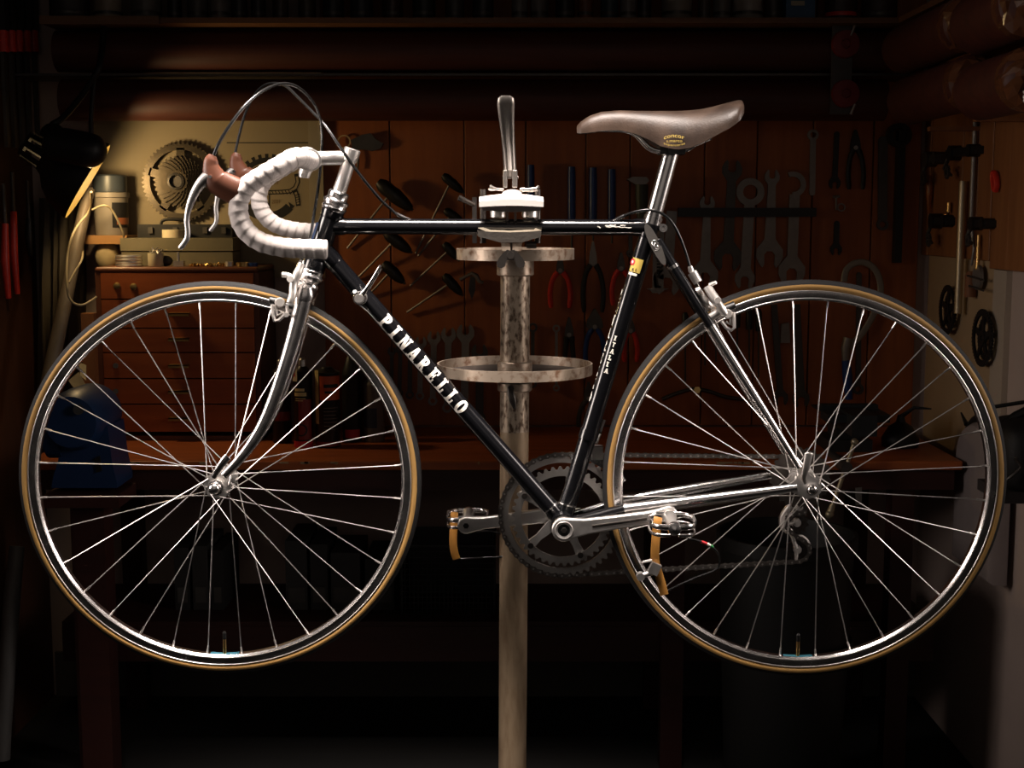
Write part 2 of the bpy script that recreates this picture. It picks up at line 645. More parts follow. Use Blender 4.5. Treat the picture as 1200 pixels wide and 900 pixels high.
b.build('lever', SATIN, qr)

# ---------------------------------------------------------------- frame tubes
def tubepart(name, p0, p1, r, m, n=28, r1=None, lugs=(0, 0), parent=None):
    b = MB()
    b.cyl(p0, p1, r, r1 or r, n)
    d = (p1 - p0).normalized()
    for L, (p, sg) in zip(lugs, ((p0, 1), (p1, -1))):
        if L:
            b.tube([p, p + d * sg * L, p + d * sg * (L + .004)], [r + .0016, r + .0014, r + .0002], n)
    return b.build(name, m, parent or bike)

HT0, HT1 = Q(391.0, 245.5), Q(367.2, 315.5)
head = tubepart('head_tube', HT0, HT1, .0175, BLACKP, lugs=(.012, .012))
ST = Q(759.0, 277.5)
tt0, tt1 = Q(387, 265.2), Q(760.5, 266.6)
top = tubepart('top_tube', tt0, tt1, .0129, BLACKP, lugs=(.022, .022))
dt0, dt1 = Q(377.5, 291.5), BB
down = tubepart('down_tube', dt0, dt1, .0145, BLACKP, lugs=(.030, 0))
st1 = Q(763.3, 262.5)
seat_t = tubepart('seat_tube', BB, st1, .0145, BLACKP, lugs=(0, .020))
b = MB()
b.cyl(BB + YV * -.034, BB + YV * .034, .0200, None, 28)
bbs = b.build('bottom_bracket_shell', BLACKP, bike)
# thin bright lug lines round the tubes at the bottom bracket
b = MB()
for (p, q, tt) in ((BB, dt0, .030), (BB, st1, .029)):
    d = (q - p).normalized()
    b.tube([p + d * (tt + .001), p + d * (tt + .0032)], [.0152, .0152], 28)
b.build('lug_line', CHROME, bbs)
b = MB()
b.cyl(Q(720.5, 605.5, -.0385), Q(720.5, 605.5, -.0388), .001, None, 6)   # cable guide pin
b.build('cable_guide_pin', CHROME, bbs)
# seat lug bolt ear
b = MB()
ec = Q(776.5, 267.0)
b.lathe(ec, YV, [(.0032, -.013), (.0066, -.013), (.0066, .013), (.0032, .013)], 20, True)
b.cyl(ec + YV * .002, ec + YV * .012, .0034, None, 12)
b.build('seat_bolt', CHROME, seat_t)

# stays
def stay(sgn):
    o = MB()
    p0, p1 = Q(735, 599.5, 0), Q(934, 571.5, -.060)
    cs0 = BB + Vector((.012, sgn * .018, -.001))
    pj = Q(737, 597.0, -.034); pj.y = sgn * .034
    pe = Q(934, 571.0, -.060); pe.y = sgn * .060
    d = pe - pj
    o.tube([cs0, cs0.lerp(pj, .5), pj - d * .02], [.0125, .0118, .0108], 20)
    o.mi = 1
    o.tube([pj - d * .02, pj, pj.lerp(pe, .5), pe], [.0110, .0110, .0092, .0066], 20)
    o.tube([pj - d * .025, pj - d * .018], [.0114, .0114], 20)
    ch = o.build('chainstay', [BLACKP, CHROME], bike)
    # seat stay
    s0 = Q(772, 284.5, -.0175); s0.y = sgn * .0175
    s1 = Q(936.5, 548.0, -.060); s1.y = sgn * .060
    m = s0.lerp(s1, .37)
    o = MB()
    o.tube([s0.lerp(s1, -.01), s0.lerp(s1, .10), m], [.0082, .0082, .0080], 18)
    o.mi = 1
    o.tube([m, s0.lerp(s1, .7), s1], [.0080, .0074, .0055], 18)
    o.tube([s0.lerp(s1, .100), s0.lerp(s1, .113)], [.0088, .0088], 18)
    ss = o.build('seatstay', [BLACKP, CHROME], bike)
    # engraved oval cap of the stay against the seat lug
    c0, c1 = Q(756.5, 262.5, -.0195), Q(779.5, 311.0, -.0285)
    ax = (c1 - c0); L = ax.length; ax.normalize()
    nrm = Vector((0, -1, 0)) - ax * ax.dot(Vector((0, -1, 0))); nrm.normalize()
    w = ax.cross(nrm)
    mid = (c0 + c1) / 2
    pts = []
    for k in range(28):
        a = 2 * math.pi * k / 28
        x = math.cos(a); y = math.sin(a)
        pts.append(mid + ax * (L / 2 * x) + w * (.0078 * (1 if abs(y) > 0 else 0) * y * (1 - .12 * x)))
    o = MB()
    o.prism([p - nrm * .006 for p in pts], nrm * .0075)
    if sgn > 0:
        o.v = [Vector((v.x, -v.y, v.z)) for v in o.v]
    cap = o.build('stay_cap', PEWTER, ss, ang=50)
    if sgn < 0:                               # monogram raised on the cap
        o = MB()
        def on(u, v): return mid + ax * u + w * v + nrm * .0019
        lp = []
        for k in range(22):
            a = -.5 + 5.2 * k / 21
            lp.append(on(.0065 * math.cos(a) * 1.1 + .000, .0046 * math.sin(a)))
        o.tube(lp, .0007, 6)
        lp = [on(.0040 * math.cos(.4 + 5.0 * k / 15) + .002, .0026 * math.sin(.4 + 5.0 * k / 15)) for k in range(16)]
        o.tube(lp, .0006, 6)
        o.tube([on(.0075, -.0040), on(.0098, .0015), on(.0080, .0048)], .0006, 6)
        o.build('monogram', CHROME, cap)
    # drop-out plate
    h = HR.copy(); h.y = sgn * .0605
    o = MB()
    pl = [Q(926, 566.5, -.06), Q(928.5, 577, -.06), Q(941, 582, -.06), Q(955, 583, -.06), Q(962, 576, -.06), Q(958, 562, -.06), Q(948, 556, -.06), Q(942, 545, -.06), Q(933, 543, -.06), Q(936, 556, -.06), Q(932, 562, -.06)]
    pl = [Vector((p.x, sgn * .0580, p.z)) for p in pl]
    o.prism(pl, (0, sgn * .0055, 0))
    o.build('dropout', ALU, ch)
    return ch
stay(-1); stay(1)
b = MB()                                      # bridge between the stays
b.cyl(Q(827, 372, 0) + YV * -.030, Q(827, 372, 0) + YV * .030, .0060, None, 14)
b.build('stay_bridge', BLACKP, bike)

# ---------------------------------------------------------------- fork, headset, stem
b = MB()
def axp(t):                                   # point on the steering axis, metres above the lower headset
    return AX1 + AXD * t
b.lathe(axp(0), AXD, [(.0135, -.026), (.0190, -.025), (.0195, -.016), (.0175, -.013), (.0195, -.010), (.0218, -.006), (.0222, -.001), (.0195, .003), (.0200, .008), (.0180, .010)], 32)
b.build('headset_cup', CHROME, bike)
tH = (AX0 - AX1).length
b = MB()
b.lathe(axp(tH), AXD, [(.0178, -.0270), (.0200, -.025), (.0210, -.0205), (.0195, -.0175), (.0195, -.0145), (.0214, -.0130), (.0214, -.0090), (.0180, -.0070), (.0168, -.0040), (.0172, .0040), (.0150, .0065), (.0120, .0070)], 32)
b.build('headset_cup', CHROME, bike)
b = MB()                                      # crown
for sgn in (-1, 1):
    b.tube([QS(362, 338, 0), SM @ (SMI @ (BM @ QS(360, 341, 0)) + Vector((-.001, sgn * .026, -.006)))], [.0155, .0135], 20)
    q = QSl(357.5, 345, -.0275); q.y = sgn * .0300
    b.tube([SQ(q + Vector((.002, 0, .012))), SQ(q), SQ(q + Vector((-.004, 0, -.012)))], [.0110, .0160, .0142], 20, flat=.78, ref=(0, 1, 0))
crown = b.build('fork_crown', CHROME, bike)
for sgn in (-1, 1):
    b = MB()
    pix = [(357.5, 343, .030), (350.5, 373, .033), (341, 408, .0365), (330.5, 441, .040), (319.5, 472, .043), (307, 500, .046), (292, 524, .049), (276, 543.5, .0505), (262.5, 557.5, .051)]
    pts = []
    for (x, y, o) in pix:
        q = QSl(x, y, -o); q.y = sgn * o
        pts.append(SQ(q))
    pts = cr(pts, 4)
    N = len(pts)
    rr = [.0142 - (.0142 - .0066) * (i / (N - 1)) ** 1.15 for i in range(N)]
    b.tube(pts, rr, 20, flat=.74, ref=(0, 1, 0))
    q = HF.copy(); q.y = sgn * .0515
    b.cyl(SQ(q + YV * -.0025), SQ(q + YV * .0025), .0125, None, 20)
    b.build('fork_blade', CHROME, bike)
steer(7.5)                                    # stem and bar stand turned a little further than the wheel
b = MB()                                      # quill stem
cl = QSl(364, 187.5, 0)
q0, q1 = AX0 + AXD * -.004, QS(411.5, 180.5, 0)
b.tube([q0, q1], [.0111, .0111], 24)
b.tube([q1 + AXD * -.012, q1, q1 + AXD * .0075, q1 + AXD * .009], [.0125, .0138, .0135, .0115], 24)
ext = [QS(411, 185.2, 0), QS(398, 185.0, 0), QS(380, 185.3, 0), SQ(cl) + Vector((.008, 0, .001))]
b.tube(ext, [.0125, .0115, .0115, .0130], 20, flat=.85, ref=(0, 1, 0))
b.lathe(cl, YV, [(.0132, -.021), (.0175, -.020), (.0180, -.010), (.0180, .010), (.0175, .020), (.0132, .021)], 26)
b.v[-26 * 6:] = [SM @ v for v in b.v[-26 * 6:]]
stem = b.build('stem', ALU, bike)
b = MB()
bc = QSl(357, 203, 0)
b.tube([SQ(bc + Vector((.004, 0, .010))), SQ(bc), SQ(bc + Vector((-.001, 0, -.007)))], [.011, .0100, .0085], 14)
b.cyl(SQ(bc + Vector((-.001, -.012, -.003))), SQ(bc + Vector((-.001, .012, -.003))), .0045, None, 12)
b.build('clamp_bolt', ALU, stem)

# ---------------------------------------------------------------- handlebar and tape
NEARPX = [(349, 184.6, .172), (341, 186.5, .186), (328, 194.2, .197), (306.7, 206.7, .200), (289.5, 218.5, .200), (281.3, 232, .200), (279.2, 246, .200), (282.7, 261.3, .200),
          (292, 274.2, .200), (306.7, 283.8, .200), (328, 289.3, .200), (349, 291.3, .200), (384, 292.3, .200)]
barL = [cl + YV * -.0, cl + Vector((-.000, -.04, .0)), cl + Vector((-.001, -.10, 0.0005))] + [QSl(x, y, -o) for (x, y, o) in NEARPX]
def bar_side(sgn):
    pts = [Vector((p.x, -sgn * p.y if sgn > 0 else p.y, p.z)) for p in barL]
    return [SQ(p) for p in cr(pts, 14)]
b = MB()
for sgn in (-1, 1):
    P = bar_side(sgn)
    b.tube(P[:-2], .0119, 16)
hb = b.build('handlebar', ALU, bike)
for sgn in (-1, 1):
    P = bar_side(sgn)
    # resample evenly and wrap: each turn of tape is a raised shoulder
    L = [0]
    for i in range(1, len(P)):
        L.append(L[-1] + (P[i] - P[i - 1]).length)
    s0, s1 = .034, L[-1]
    N = 330
    pts, rr = [], []
    j = 0
    for i in range(N):
        s = s0 + (s1 - s0) * i / (N - 1)
        while j < len(L) - 2 and L[j + 1] < s:
            j += 1
        t = (s - L[j]) / max(1e-9, L[j + 1] - L[j])
        pts.append(P[j].lerp(P[j + 1], t))
        ph = ((s - s0) / .0150) % 1.0
        rr.append(.0139 + .0013 * (ph if ph < .8 else (1 - ph) * 4))
    rr[-1] *= .80
    rr[-2] *= .97
    b = MB()
    vs, fs = [], []
    n = 22
    u = None
    for i in range(N):
        d = (pts[min(i + 1, N - 1)] - pts[max(i - 1, 0)]).normalized()
        if u is None:
            u, _ = frame_of(d)
        u = (u - d * u.dot(d)).normalized()
        w = d.cross(u)
        for k in range(n):
            a = 2 * math.pi * k / n
            s = s0 + (s1 - s0) * i / (N - 1)
            ph = ((s - s0) / .0150 + sgn * k / n) % 1.0      # helix
            r = .0139 + .0014 * (ph if ph < .8 else (1 - ph) * 4)
            if i >= N - 2:
                r *= (.97 if i == N - 2 else .8)
            vs.append(pts[i] + u * (math.cos(a) * r) + w * (math.sin(a) * r))
    for i in range(N - 1):
        for k in range(n):
            fs.append((i * n + k, i * n + (k + 1) % n, (i + 1) * n + (k + 1) % n, (i + 1) * n + k))
    fs.append(tuple(range(n)))
    fs.append(tuple((N - 1) * n + k for k in range(n)))
    lab(make('bar_tape', vs, fs, TAPE, hb, True, 60), 'white bar tape')

# ---------------------------------------------------------------- brake levers
def lever(sgn):
    oo = .200
    def L(px, py, o=oo):
        q = QSl(px, py, -o)
        return SQ(Vector((q.x, q.y if sgn < 0 else -q.y, q.z)))
    # hood: swept body from the bar up to the horn
    spine = [(284, 229, .0200), (275, 223.5, .0205), (263, 217.5, .0198), (254, 211.5, .0190), (249.5, 203, .0155), (247.2, 194, .0118), (247.8, 187, .0100), (249.5, 182, .0060)]
    pts = cr([L(x, y) for (x, y, r) in spine], 5)
    rr = []
    for i in range(len(spine) - 1):
        for k in range(5):
            rr.append(spine[i][2] + (spine[i + 1][2] - spine[i][2]) * k / 5)
    rr.append(spine[-1][2])
    b = MB()
    b.tube(pts, rr, 20, flat=.66, ref=(0, 1, 0))
    hood = b.build('brake_lever', HOOD, bike)
    # blade, dark outside with a bright edge
    path = [(248, 205), (240, 210), (232, 219.5), (225.5, 232), (220.8, 246), (219, 259), (220, 270), (219.3, 279), (215.5, 285.5), (210.8, 291.5)]
    pts = cr([L(x, y) for (x, y) in path], 5)
    N = len(pts)
    rr = [.0100 - .0058 * min(1, i / 22) for i in range(N)]
    rr[-1] = .0030
    b = MB()
    b.tube(pts, rr, 14, flat=.95, ref=(0, 1, 0))
    b.build('lever_blade', ALU, hood)
    b = MB()
    b.cyl(L(246, 207, oo + .0135), L(246, 207, oo - .0135), .0026, None, 12)
    b.build('pivot_pin', CHROME, hood)
    return hood
lab(lever(-1), 'brake lever with brown rubber hood')
lab(lever(1), 'brake lever with brown rubber hood')

# ---------------------------------------------------------------- cables
def cable(name, pts, r=.0024, m=CABLE, ends=True):
    b = MB()
    b.tube(cr(pts, 8), r, 10)
    o = b.build(name, m, bike)
    return o
c1 = cable('brake_cable', [QS(250.5, 182, -.200), QS(258, 165, -.198), QS(272, 143, -.190), QS(289, 122, -.175), QS(309, 106, -.150), QS(331, 98, -.115), QS(350, 103, -.075), QS(366, 119, -.040),
                   QS(374.5, 137, -.015), QS(377, 160, .010), QS(376.3, 185, .030), QS(373.5, 215, .020), QS(369, 245, -.002), QS(363, 279, -.020), QS(356, 297, -.026), QS(353, 304, -.028)])
c2 = cable('brake_cable', [QS(275.5, 180, .200), QS(280, 160, .200), QS(287, 134, .195), QS(296, 115, .180), QS(307, 102, .160), QS(320, 97.5, .130), QS(335, 101, .095), QS(350, 115, .060),
                   QS(366, 131, .025), QS(381, 147, -.005), QS(397, 170, -.022), QS(413, 193, -.026), QS(430, 215, -.022), QS(447, 235, -.016), QS(462, 248.5, -.010), QS(468, 252.5, -.006)])
b = MB()
b.tube([Q(466, 251.5, -.006), Q(473, 255.0, -.004), Q(481, 257.2, -.003)], [.0032, .0034, .0015], 10)
b.build('cable_stop', CHROME, top)
c3 = cable('brake_cable', [Q(722, 257.8, -.004), Q(730, 253.5, -.008), Q(744, 248.5, -.014), Q(760, 246.2, -.018), Q(775, 250, -.018), Q(787, 260, -.015), Q(796, 276, -.010), Q(803, 294, -.006), Q(807.5, 309, -.004), Q(808.5, 313, -.004)])
b = MB()
b.tube([Q(718, 258.6, -.003), Q(723, 257.2, -.005), Q(731, 253.0, -.009)], [.0015, .0034, .0032], 10)
b.build('cable_stop', CHROME, top)
cable('brake_cable', [Q(816, 330, -.006), Q(828, 352, -.012), Q(840, 380, -.028), Q(848, 396, -.034), Q(855, 408, -.038)], .0008, SPOKE)
# gear cable under the down tube and along the near chain stay
cable('gear_cable', [Q(421, 357, -.012), Q(428, 363, -.014), Q(435, 369.5, -.012), Q(470, 409, -.010), Q(560, 511, -.009), Q(640, 604, -.010)], .0011, SPOKE)
cable('gear_cable', [Q(690, 612, .004), Q(732, 604.5, -.026), Q(790, 597, -.034), Q(880, 584, -.040), Q(925, 577, .0)], .0011, SPOKE)

# ---------------------------------------------------------------- gear levers on the down tube
b = MB()
sc = Q(422.5, 349.0, -.016)
b.cyl(sc + YV * .012, sc + YV * -.013, .0112, .0108, 24)
b.cyl(sc + YV * -.013, sc + YV * -.018, .0075, .0068, 16)
b.cyl(Q(418, 346, -.012), Q(415.5, 341.5, -.020), .004, .003, 10)
sl = b.build('shift_lever', ALU, bike)
b = MB()
b.tube([Q(424, 346, -.028), Q(430, 337.5, -.032), Q(438, 324.5, -.036), Q(444, 314.5, -.038), Q(446, 311, -.038)], [.0052, .0030, .0023, .0028, .0018], 12, flat=.7, ref=(0, 1, 0))
b.build('lever_blade', CHROME, sl)
b = MB()
b.lathe(sc, YV, [(.0085, -.0150), (.0098, -.0150), (.0112, -.0125), (.0112, -.0110), (.0085, -.0110)], 24, True)
b.build('boss_ring', CHROME, sl)
b = MB()
sc2 = Vector((sc.x, .016, sc.z))
b.cyl(sc2 + YV * -.012, sc2 + YV * .013, .0112, .0108, 24)
p = [Q(424, 346, 0), Q(430, 337.5, 0), Q(438, 324.5, 0), Q(444, 314.5, 0)]
b.tube([Vector((q.x, .026, q.z)) for q in p], [.006, .004, .0034, .0030], 12, flat=.6, ref=(0, 1, 0))
b.build('shift_lever', CHROME, bike)

# ---------------------------------------------------------------- seat post and saddle
sp0, sp1 = Q(763, 265), Q(786.5, 178)
b = MB()
b.tube([sp0, sp0.lerp(sp1, .12)], [.0150, .0150], 28)
b.tube([sp0, sp1], [.0134, .0134], 28)
post = b.build('seatpost', CHROME, bike)
b = MB()
b.cyl(sp0.lerp(sp1, .13), sp0.lerp(sp1, .105), .0156, None, 28)
b.build('post_collar', CHROME, post)

SAD = [(676, 148, 156, .008), (680, 143, 156.5, .014), (690, 136, 155.5, .018), (705, 131, 153.2, .020), (725, 129.3, 152.6, .021), (742, 129.8, 156, .0235), (757, 130, 162.5, .028),
       (773, 130, 171.5, .035), (790, 130, 175.5, .044), (805, 129.5, 173.5, .052), (820, 128, 167, .060), (835, 125, 158, .066), (850, 121, 149.5, .070), (860, 118.3, 142, .067), (866.5, 117.2, 133, .054), (869, 121, 127, .030)]
def sad_at(px):
    for a, c in zip(SAD[:-1], SAD[1:]):
        if a[0] <= px <= c[0]:
            t = (px - a[0]) / (c[0] - a[0])
            return [a[i] + (c[i] - a[i]) * t for i in range(4)]
    return list(SAD[0] if px < SAD[0][0] else SAD[-1])
POW = .80
def sad_pt(px, ang, inset=0.0):
    x, ty, by, hw = sad_at(px)
    top_p, bot_p = Q(px, ty, 0), Q(px, by, -hw)
    f = max(0.0, math.cos(abs(ang))) ** POW
    z = bot_p.z + (top_p.z - bot_p.z) * f
    return Vector((top_p.x, math.sin(ang) * (hw + inset), z))
xs = [676 + (869 - 676) * (0.5 - 0.5 * math.cos(math.pi * i / 44)) for i in range(45)]
NA = 24
vs, fs = [], []
for x in xs:
    for k in range(NA + 1):
        vs.append(sad_pt(x, -math.pi / 2 + math.pi * k / NA))
    zt, zb = vs[-NA // 2 - 1].z, vs[-1].z
    hw = abs(vs[-1].y)
    for k in range(1, 8):                    # underside, hollowed
        y = hw * (1 - 2 * k / 8)
        t = 1 - (2 * k / 8 - 1) ** 2
        vs.append(Vector((vs[-1].x, y * .96, zb + (zt - zb) * .55 * t)))
W = NA + 1 + 7
for i in range(len(xs) - 1):
    for k in range(W):
        l = (k + 1) % W
        fs.append((i * W + k, i * W + l, (i + 1) * W + l, (i + 1) * W + k))
fs.append(tuple(range(W)))
fs.append(tuple((len(xs) - 1) * W + k for k in range(W)))
saddle = lab(make('saddle', vs, fs, LEATHER, bike, True, 55), 'worn brown leather saddle with gold lettering')
# lettering on the near flap
def saddle_text(body, cx, cy, h, arc, parent, name, width):
    tv, tf = text2d(body)
    wid = max(v.x for v in tv)
    sx = width / wid
    out = []
    for v in tv:
        px = cx + (v.x - wid / 2) * sx
        py = cy - v.y * h + arc * ((v.x - wid / 2) / (wid / 2)) ** 2
        _, ty, by, hw = sad_at(px)
        f = min(1, max(.0, (by - py) / (by - ty)))
        a = math.acos(min(1, f ** (1 / POW)))
        o = math.sin(a) * hw + .0012
        out.append(Q(px, py, -o))
    return make(name, out, tf, GOLDP, parent, False)
saddle_text('concor', 790, 161.0, 5.0, 2.6, saddle, 'lettering', 24)
saddle_text('s.marco', 790.3, 166.4, 3.6, 0.4, saddle, 'lettering', 18.5)
saddle_text('supercorsa', 790.3, 171.3, 2.8, -2.4, saddle, 'lettering', 25)
b = MB()                                      # rails and clamp under the saddle
for sgn in (-1, 1):
    pts = [Q(700, 152, 0), Q(740, 155, 0), Q(765, 176, 0), Q(800, 177, 0), Q(812, 171, 0), Q(830, 163, 0)]
    hwid = [.006, .012, .021, .021, .024, .034]
    b.tube(cr([Vector((p.x, sgn * w, p.z)) for p, w in zip(pts, hwid)], 5), .0035, 10)
b.build('rail', CHROME, saddle)
b = MB()
p = Q(786, 178.5)
b.box(p + Vector((.001, 0, .003)), .040, .050, .014)
b.cyl(p + Vector((.001, -.030, .002)), p + Vector((.001, .030, .002)), .0075, None, 16)
b.build('seat_clamp', BLACKPL, post)

# ---------------------------------------------------------------- cranks, chain rings, chain
CRC = BB + YV * .044
ch = MB()
ch.gear(CRC, YV, (1, 0, 0), .1068, 52, .0060, .0915, .0032)
big = ch.build('chainring', SATIN, bike, ang=25)
ch = MB()
ch.gear(CRC + YV * -.0075, YV, (1, 0, .03), .0862, 42, .0055, .0700, .0032)
small = ch.build('chainring', SATIN, bike, ang=25)
b = MB()
b.lathe(CRC, YV, [(.008, -.012), (.021, -.012), (.023, -.004), (.023, .010), (.008, .010)], 28, True)
for k in range(5):
    a = R_(7 + 72 * k)
    d = Vector((math.cos(a), 0, math.sin(a)))
    t = Vector((-math.sin(a), 0, math.cos(a)))
    o0, o1 = CRC + d * .018, CRC + d * .080
    y0, y1 = YV * -.005, YV * .004
    w0, w1 = .0100, .0072
    b.prism([o0 + t * w0 + y0, o0.lerp(o1, .6) + t * w1 * .8 + y0, o1 + t * .0085 + y0, o1 + d * .005 + y0, o1 - t * .0085 + y0, o0.lerp(o1, .6) - t * w1 * .8 + y0, o0 - t * w0 + y0], (0, .009, 0))
spider = b.build('crank_spider', ALU, bike, ang=30)
for k in range(5):
    a = R_(7 + 72 * k)
    d = Vector((math.cos(a), 0, math.sin(a)))
    b = MB()
    b.cyl(CRC + d * .0735 + YV * -.013, CRC + d * .0735 + YV * .006, .0050, None, 12)
    b.build('chainring_bolt', STEELD, spider)

def crank_arm(c0, c1, o0, o1, far):
    """tapered forged arm with groove, from axle to pedal eye"""
    b = MB()
    d = (c1 - c0).normalized()
    t = d.cross(YV).normalized()
    th = .0125
    L = (c1 - c0).length
    prof = [(-.0, .0200), (.10, .0160), (.22, .0128), (.5, .0112), (.80, .0105), (.90, .0120), (1.0, .0150)]
    up = [c0 + d * (L * s) + t * w for s, w in prof]
    dn = [c0 + d * (L * s) - t * w for s, w in prof]
    endc = []
    for k in range(1, 8):
        a = math.pi / 2 - math.pi * k / 8
        endc.append(c1 + d * (.0150 * math.cos(a)) + t * (.0150 * math.sin(a)))
    begc = []
    for k in range(1, 10):
        a = -math.pi / 2 - math.pi * k / 10
        begc.append(c0 + d * (.0200 * math.cos(a)) + t * (.0200 * math.sin(a)))
    outl = up + endc + list(reversed(dn)) + begc
    b.prism([p + YV * (-th / 2) for p in outl], YV * th)
    return b, d, t, th
# near arm points backwards
na0, na1 = Q(660.8, 620.3, -.066), Q(783.3, 603.4, -.068)
b, d, t, th = crank_arm(na0, na1, 0, 0, False)
arm = b.build('crank_arm', ALU, bike, ang=30)
bv = arm.modifiers.new('b', 'BEVEL'); bv.width = .0028; bv.segments = 3; bv.limit_method = 'ANGLE'; bv.angle_limit = R_(35)
b = MB()
b.cyl(na0 + YV * .006, na0 + YV * .040, .0165, .0150, 24)
b.build('axle', STEELD, arm)
b = MB()
b.lathe(na0, YV, [(.0100, -.0070), (.0140, -.0085), (.0150, -.0065), (.0150, -.002), (.0100, -.002)], 28, True)
b.build('dust_ring', ALU, arm)
b = MB()
b.cyl(na0 + YV * -.002, na0 + YV * -.0066, .0102, .0102, 20)
b.mi = 1
b.cyl(na0 + YV * -.0066, na0 + YV * -.0090, .0050, .0045, 6)
b.build('crank_bolt', [BLACKPL, STEELD], arm)
b = MB()                                      # fluted groove, set dark into the face
g0, g1 = na0 + d * .046, na0 + d * .136
gy = YV * (-th / 2 - .0003)
b.tube([g0 + gy, g1 + gy], .0022, 8, flat=.3, ref=(0, 1, 0))
b.build('groove', STEELD, arm)
# far arm points forwards
fa1 = Q(546.3, 615.2, .062)
fa0 = BB + YV * .060
b, d, t, th = crank_arm(fa0, fa1, 0, 0, True)
farm = b.build('crank_arm', ALU, bike, ang=30)
bv = farm.modifiers.new('b', 'BEVEL'); bv.width = .0028; bv.segments = 3; bv.limit_method = 'ANGLE'; bv.angle_limit = R_(35)
b = MB()
b.cyl(fa1 + YV * -.0072, fa1 + YV * -.0055, .0052, None, 6)
b.build('pedal_spindle_end', BLACKPL, farm)

# pedals with cage, toe strap and toe clip
def pedal(c, sgn, strap_px, buckle, clip, lead):
    y0 = sgn * .010
    b = MB()
    b.tube([c + YV * sgn * .006, c + YV * sgn * .020, c + YV * sgn * .030, c + YV * sgn * .080, c + YV * sgn * .088, c + YV * sgn * .094], [.0085, .0115, .0085, .0085, .0112, .0095], 18)
    ped = b.build('pedal', ALU, bike)
    b = MB()
    cup = c + YV * sgn * .096
    b.lathe(cup, YV * sgn, [(.0105, -.006), (.0112, .0), (.0095, .006), (.004, .009), (.0005, .0095)], 20)
    b.build('dust_cap', CHROME, ped)
    # quill cage: front and rear plates bent to a loop, toothed edge
    b = MB()
    for s in (-1, 1):
        loop = [c + Vector((s * .004, sgn * .014, .004)), c + Vector((s * .024, sgn * .018, .004)), c + Vector((s * .034, sgn * .034, .003)), c + Vector((s * .034, sgn * .078, .003)),
                c + Vector((s * .024, sgn * .096, .003)), c + Vector((s * .006, sgn * .100, .003))]
        b.tube(cr(loop, 4), .0045, 8, flat=.35, ref=(1, 0, 0))
        loop2 = [q + Vector((0, 0, -.013)) for q in loop]
        b.tube(cr(loop2, 4), .0030, 8, flat=.6, ref=(1, 0, 0))
        for k in range(5):
            yy = sgn * (.036 + .010 * k)
            b.box(c + Vector((s * .0350, yy, .006)), .003, .004, .006)
    b.build('cage', CHROME, ped)
    # strap
    w = .0068
    pts = cr([Q(x, y, o) for (x, y, o) in strap_px], 5)
    b = MB()
    b.tube(pts, w, 8, flat=.22, ref=(0, 1, 0))
    lab(b.build('toe_strap', STRAP, ped), 'tan leather toe strap')
    if buckle:
        b = MB()
        p = Q(*buckle)
        b.box(p, .016, .012, .018, Matrix.Rotation(R_(25), 3, 'Y'))
        b.cyl(p + Vector((-.020, 0, -.012)), p + Vector((.006, 0, -.004)), .0045, None, 10)
        b.cyl(p + Vector((-.022, -.006, -.013)), p + Vector((-.022, .006, -.013)), .0065, None, 12)
        b.cyl(p + Vector((-.018, 0, .010)), p + Vector((-.004, 0, .013)), .002, None, 8)
        b.build('buckle', ALU, ped)
    b = MB()
    b.tube(cr([Q(*q) for q in clip], 6), .0016, 8)
    tc = b.build('toe_clip', BLACKPL, ped)
    return ped, tc
pc = na1 + YV * .000
ped, tcl = pedal(pc, -1, [(771.5, 606, -.115), (770.5, 612, -.119), (769, 625, -.122), (768, 638, -.124), (767.5, 650, -.124), (768, 659, -.122), (771.5, 672, -.120), (775.5, 685, -.120), (778.5, 697, -.120)],
      (767, 666, -.124), [(806, 631, -.125), (818, 633.5, -.122), (828, 637, -.118), (836, 642, -.112), (842, 650, -.104), (843, 660, -.096), (838, 668, -.094), (815, 677, -.098), (795, 686, -.108), (780, 693, -.116)], 1)
b = MB()
for i, (x0, y0, x1, y1) in enumerate(((822, 635.0, 828, 637.2), (828, 637.2, 832, 639.2), (832, 639.2, 835, 641.2))):
    b.mi = (0, 1, 2)[i]
    b.cyl(Q(x0, y0, -.1205 + .003 * i), Q(x1, y1, -.1175 + .003 * i), .0026, None, 10)
b.build('clip_tip', [REDP, WHITEP, mat('green_print', (.02, .25, .06), .5, var=.1)], tcl)
pf = fa1
pedal(pf, 1, [(532.5, 600, .115), (532, 608, .112), (531.5, 620, .110), (531, 632, .108), (532, 645, .108), (535, 655, .110)], None,
      [(560, 623, .115), (575, 622.5, .112), (588, 626, .106), (600, 635, .100), (603, 642, .096), (597, 650, .098), (585, 652.5, .102), (565, 653.5, .108), (540, 655, .110)], -1)

# chain (each link pitch is under ten pixels: one joined run of plates and rollers)
FW = HR + YV * .040
Rf, Rr = .1052, .0330
chain_pts = []
yc = .0455
def cpt(p): return Vector((p.x, yc, p.z))
for k in range(0, 46):                      # round the front ring from bottom to top, anticlockwise through the front
    a = R_(-90 - 180 * k / 45)
    chain_pts.append(Vector((CRC.x + Rf * math.cos(a), yc, CRC.z + Rf * math.sin(a))))
topc = HR + Vector((0, 0, Rr + .003))
lowp = Q(934, 643.5, .062)
uppp = Q(933.5, 612, .062)
path = [cpt(p) for p in chain_pts]
path = path + [Vector((FW.x, .043, FW.z + Rr))]
for k in range(1, 9):
    a = R_(90 - 150 * k / 8)
    path.append(Vector((FW.x + Rr * math.cos(a), .043, FW.z + Rr * math.sin(a))))
for k in range(5):                          # over the upper pulley, front side
    a = R_(60 + 190 * k / 4)
    path.append(Vector((uppp.x + .020 * math.cos(a), .050, uppp.z + .020 * math.sin(a))))
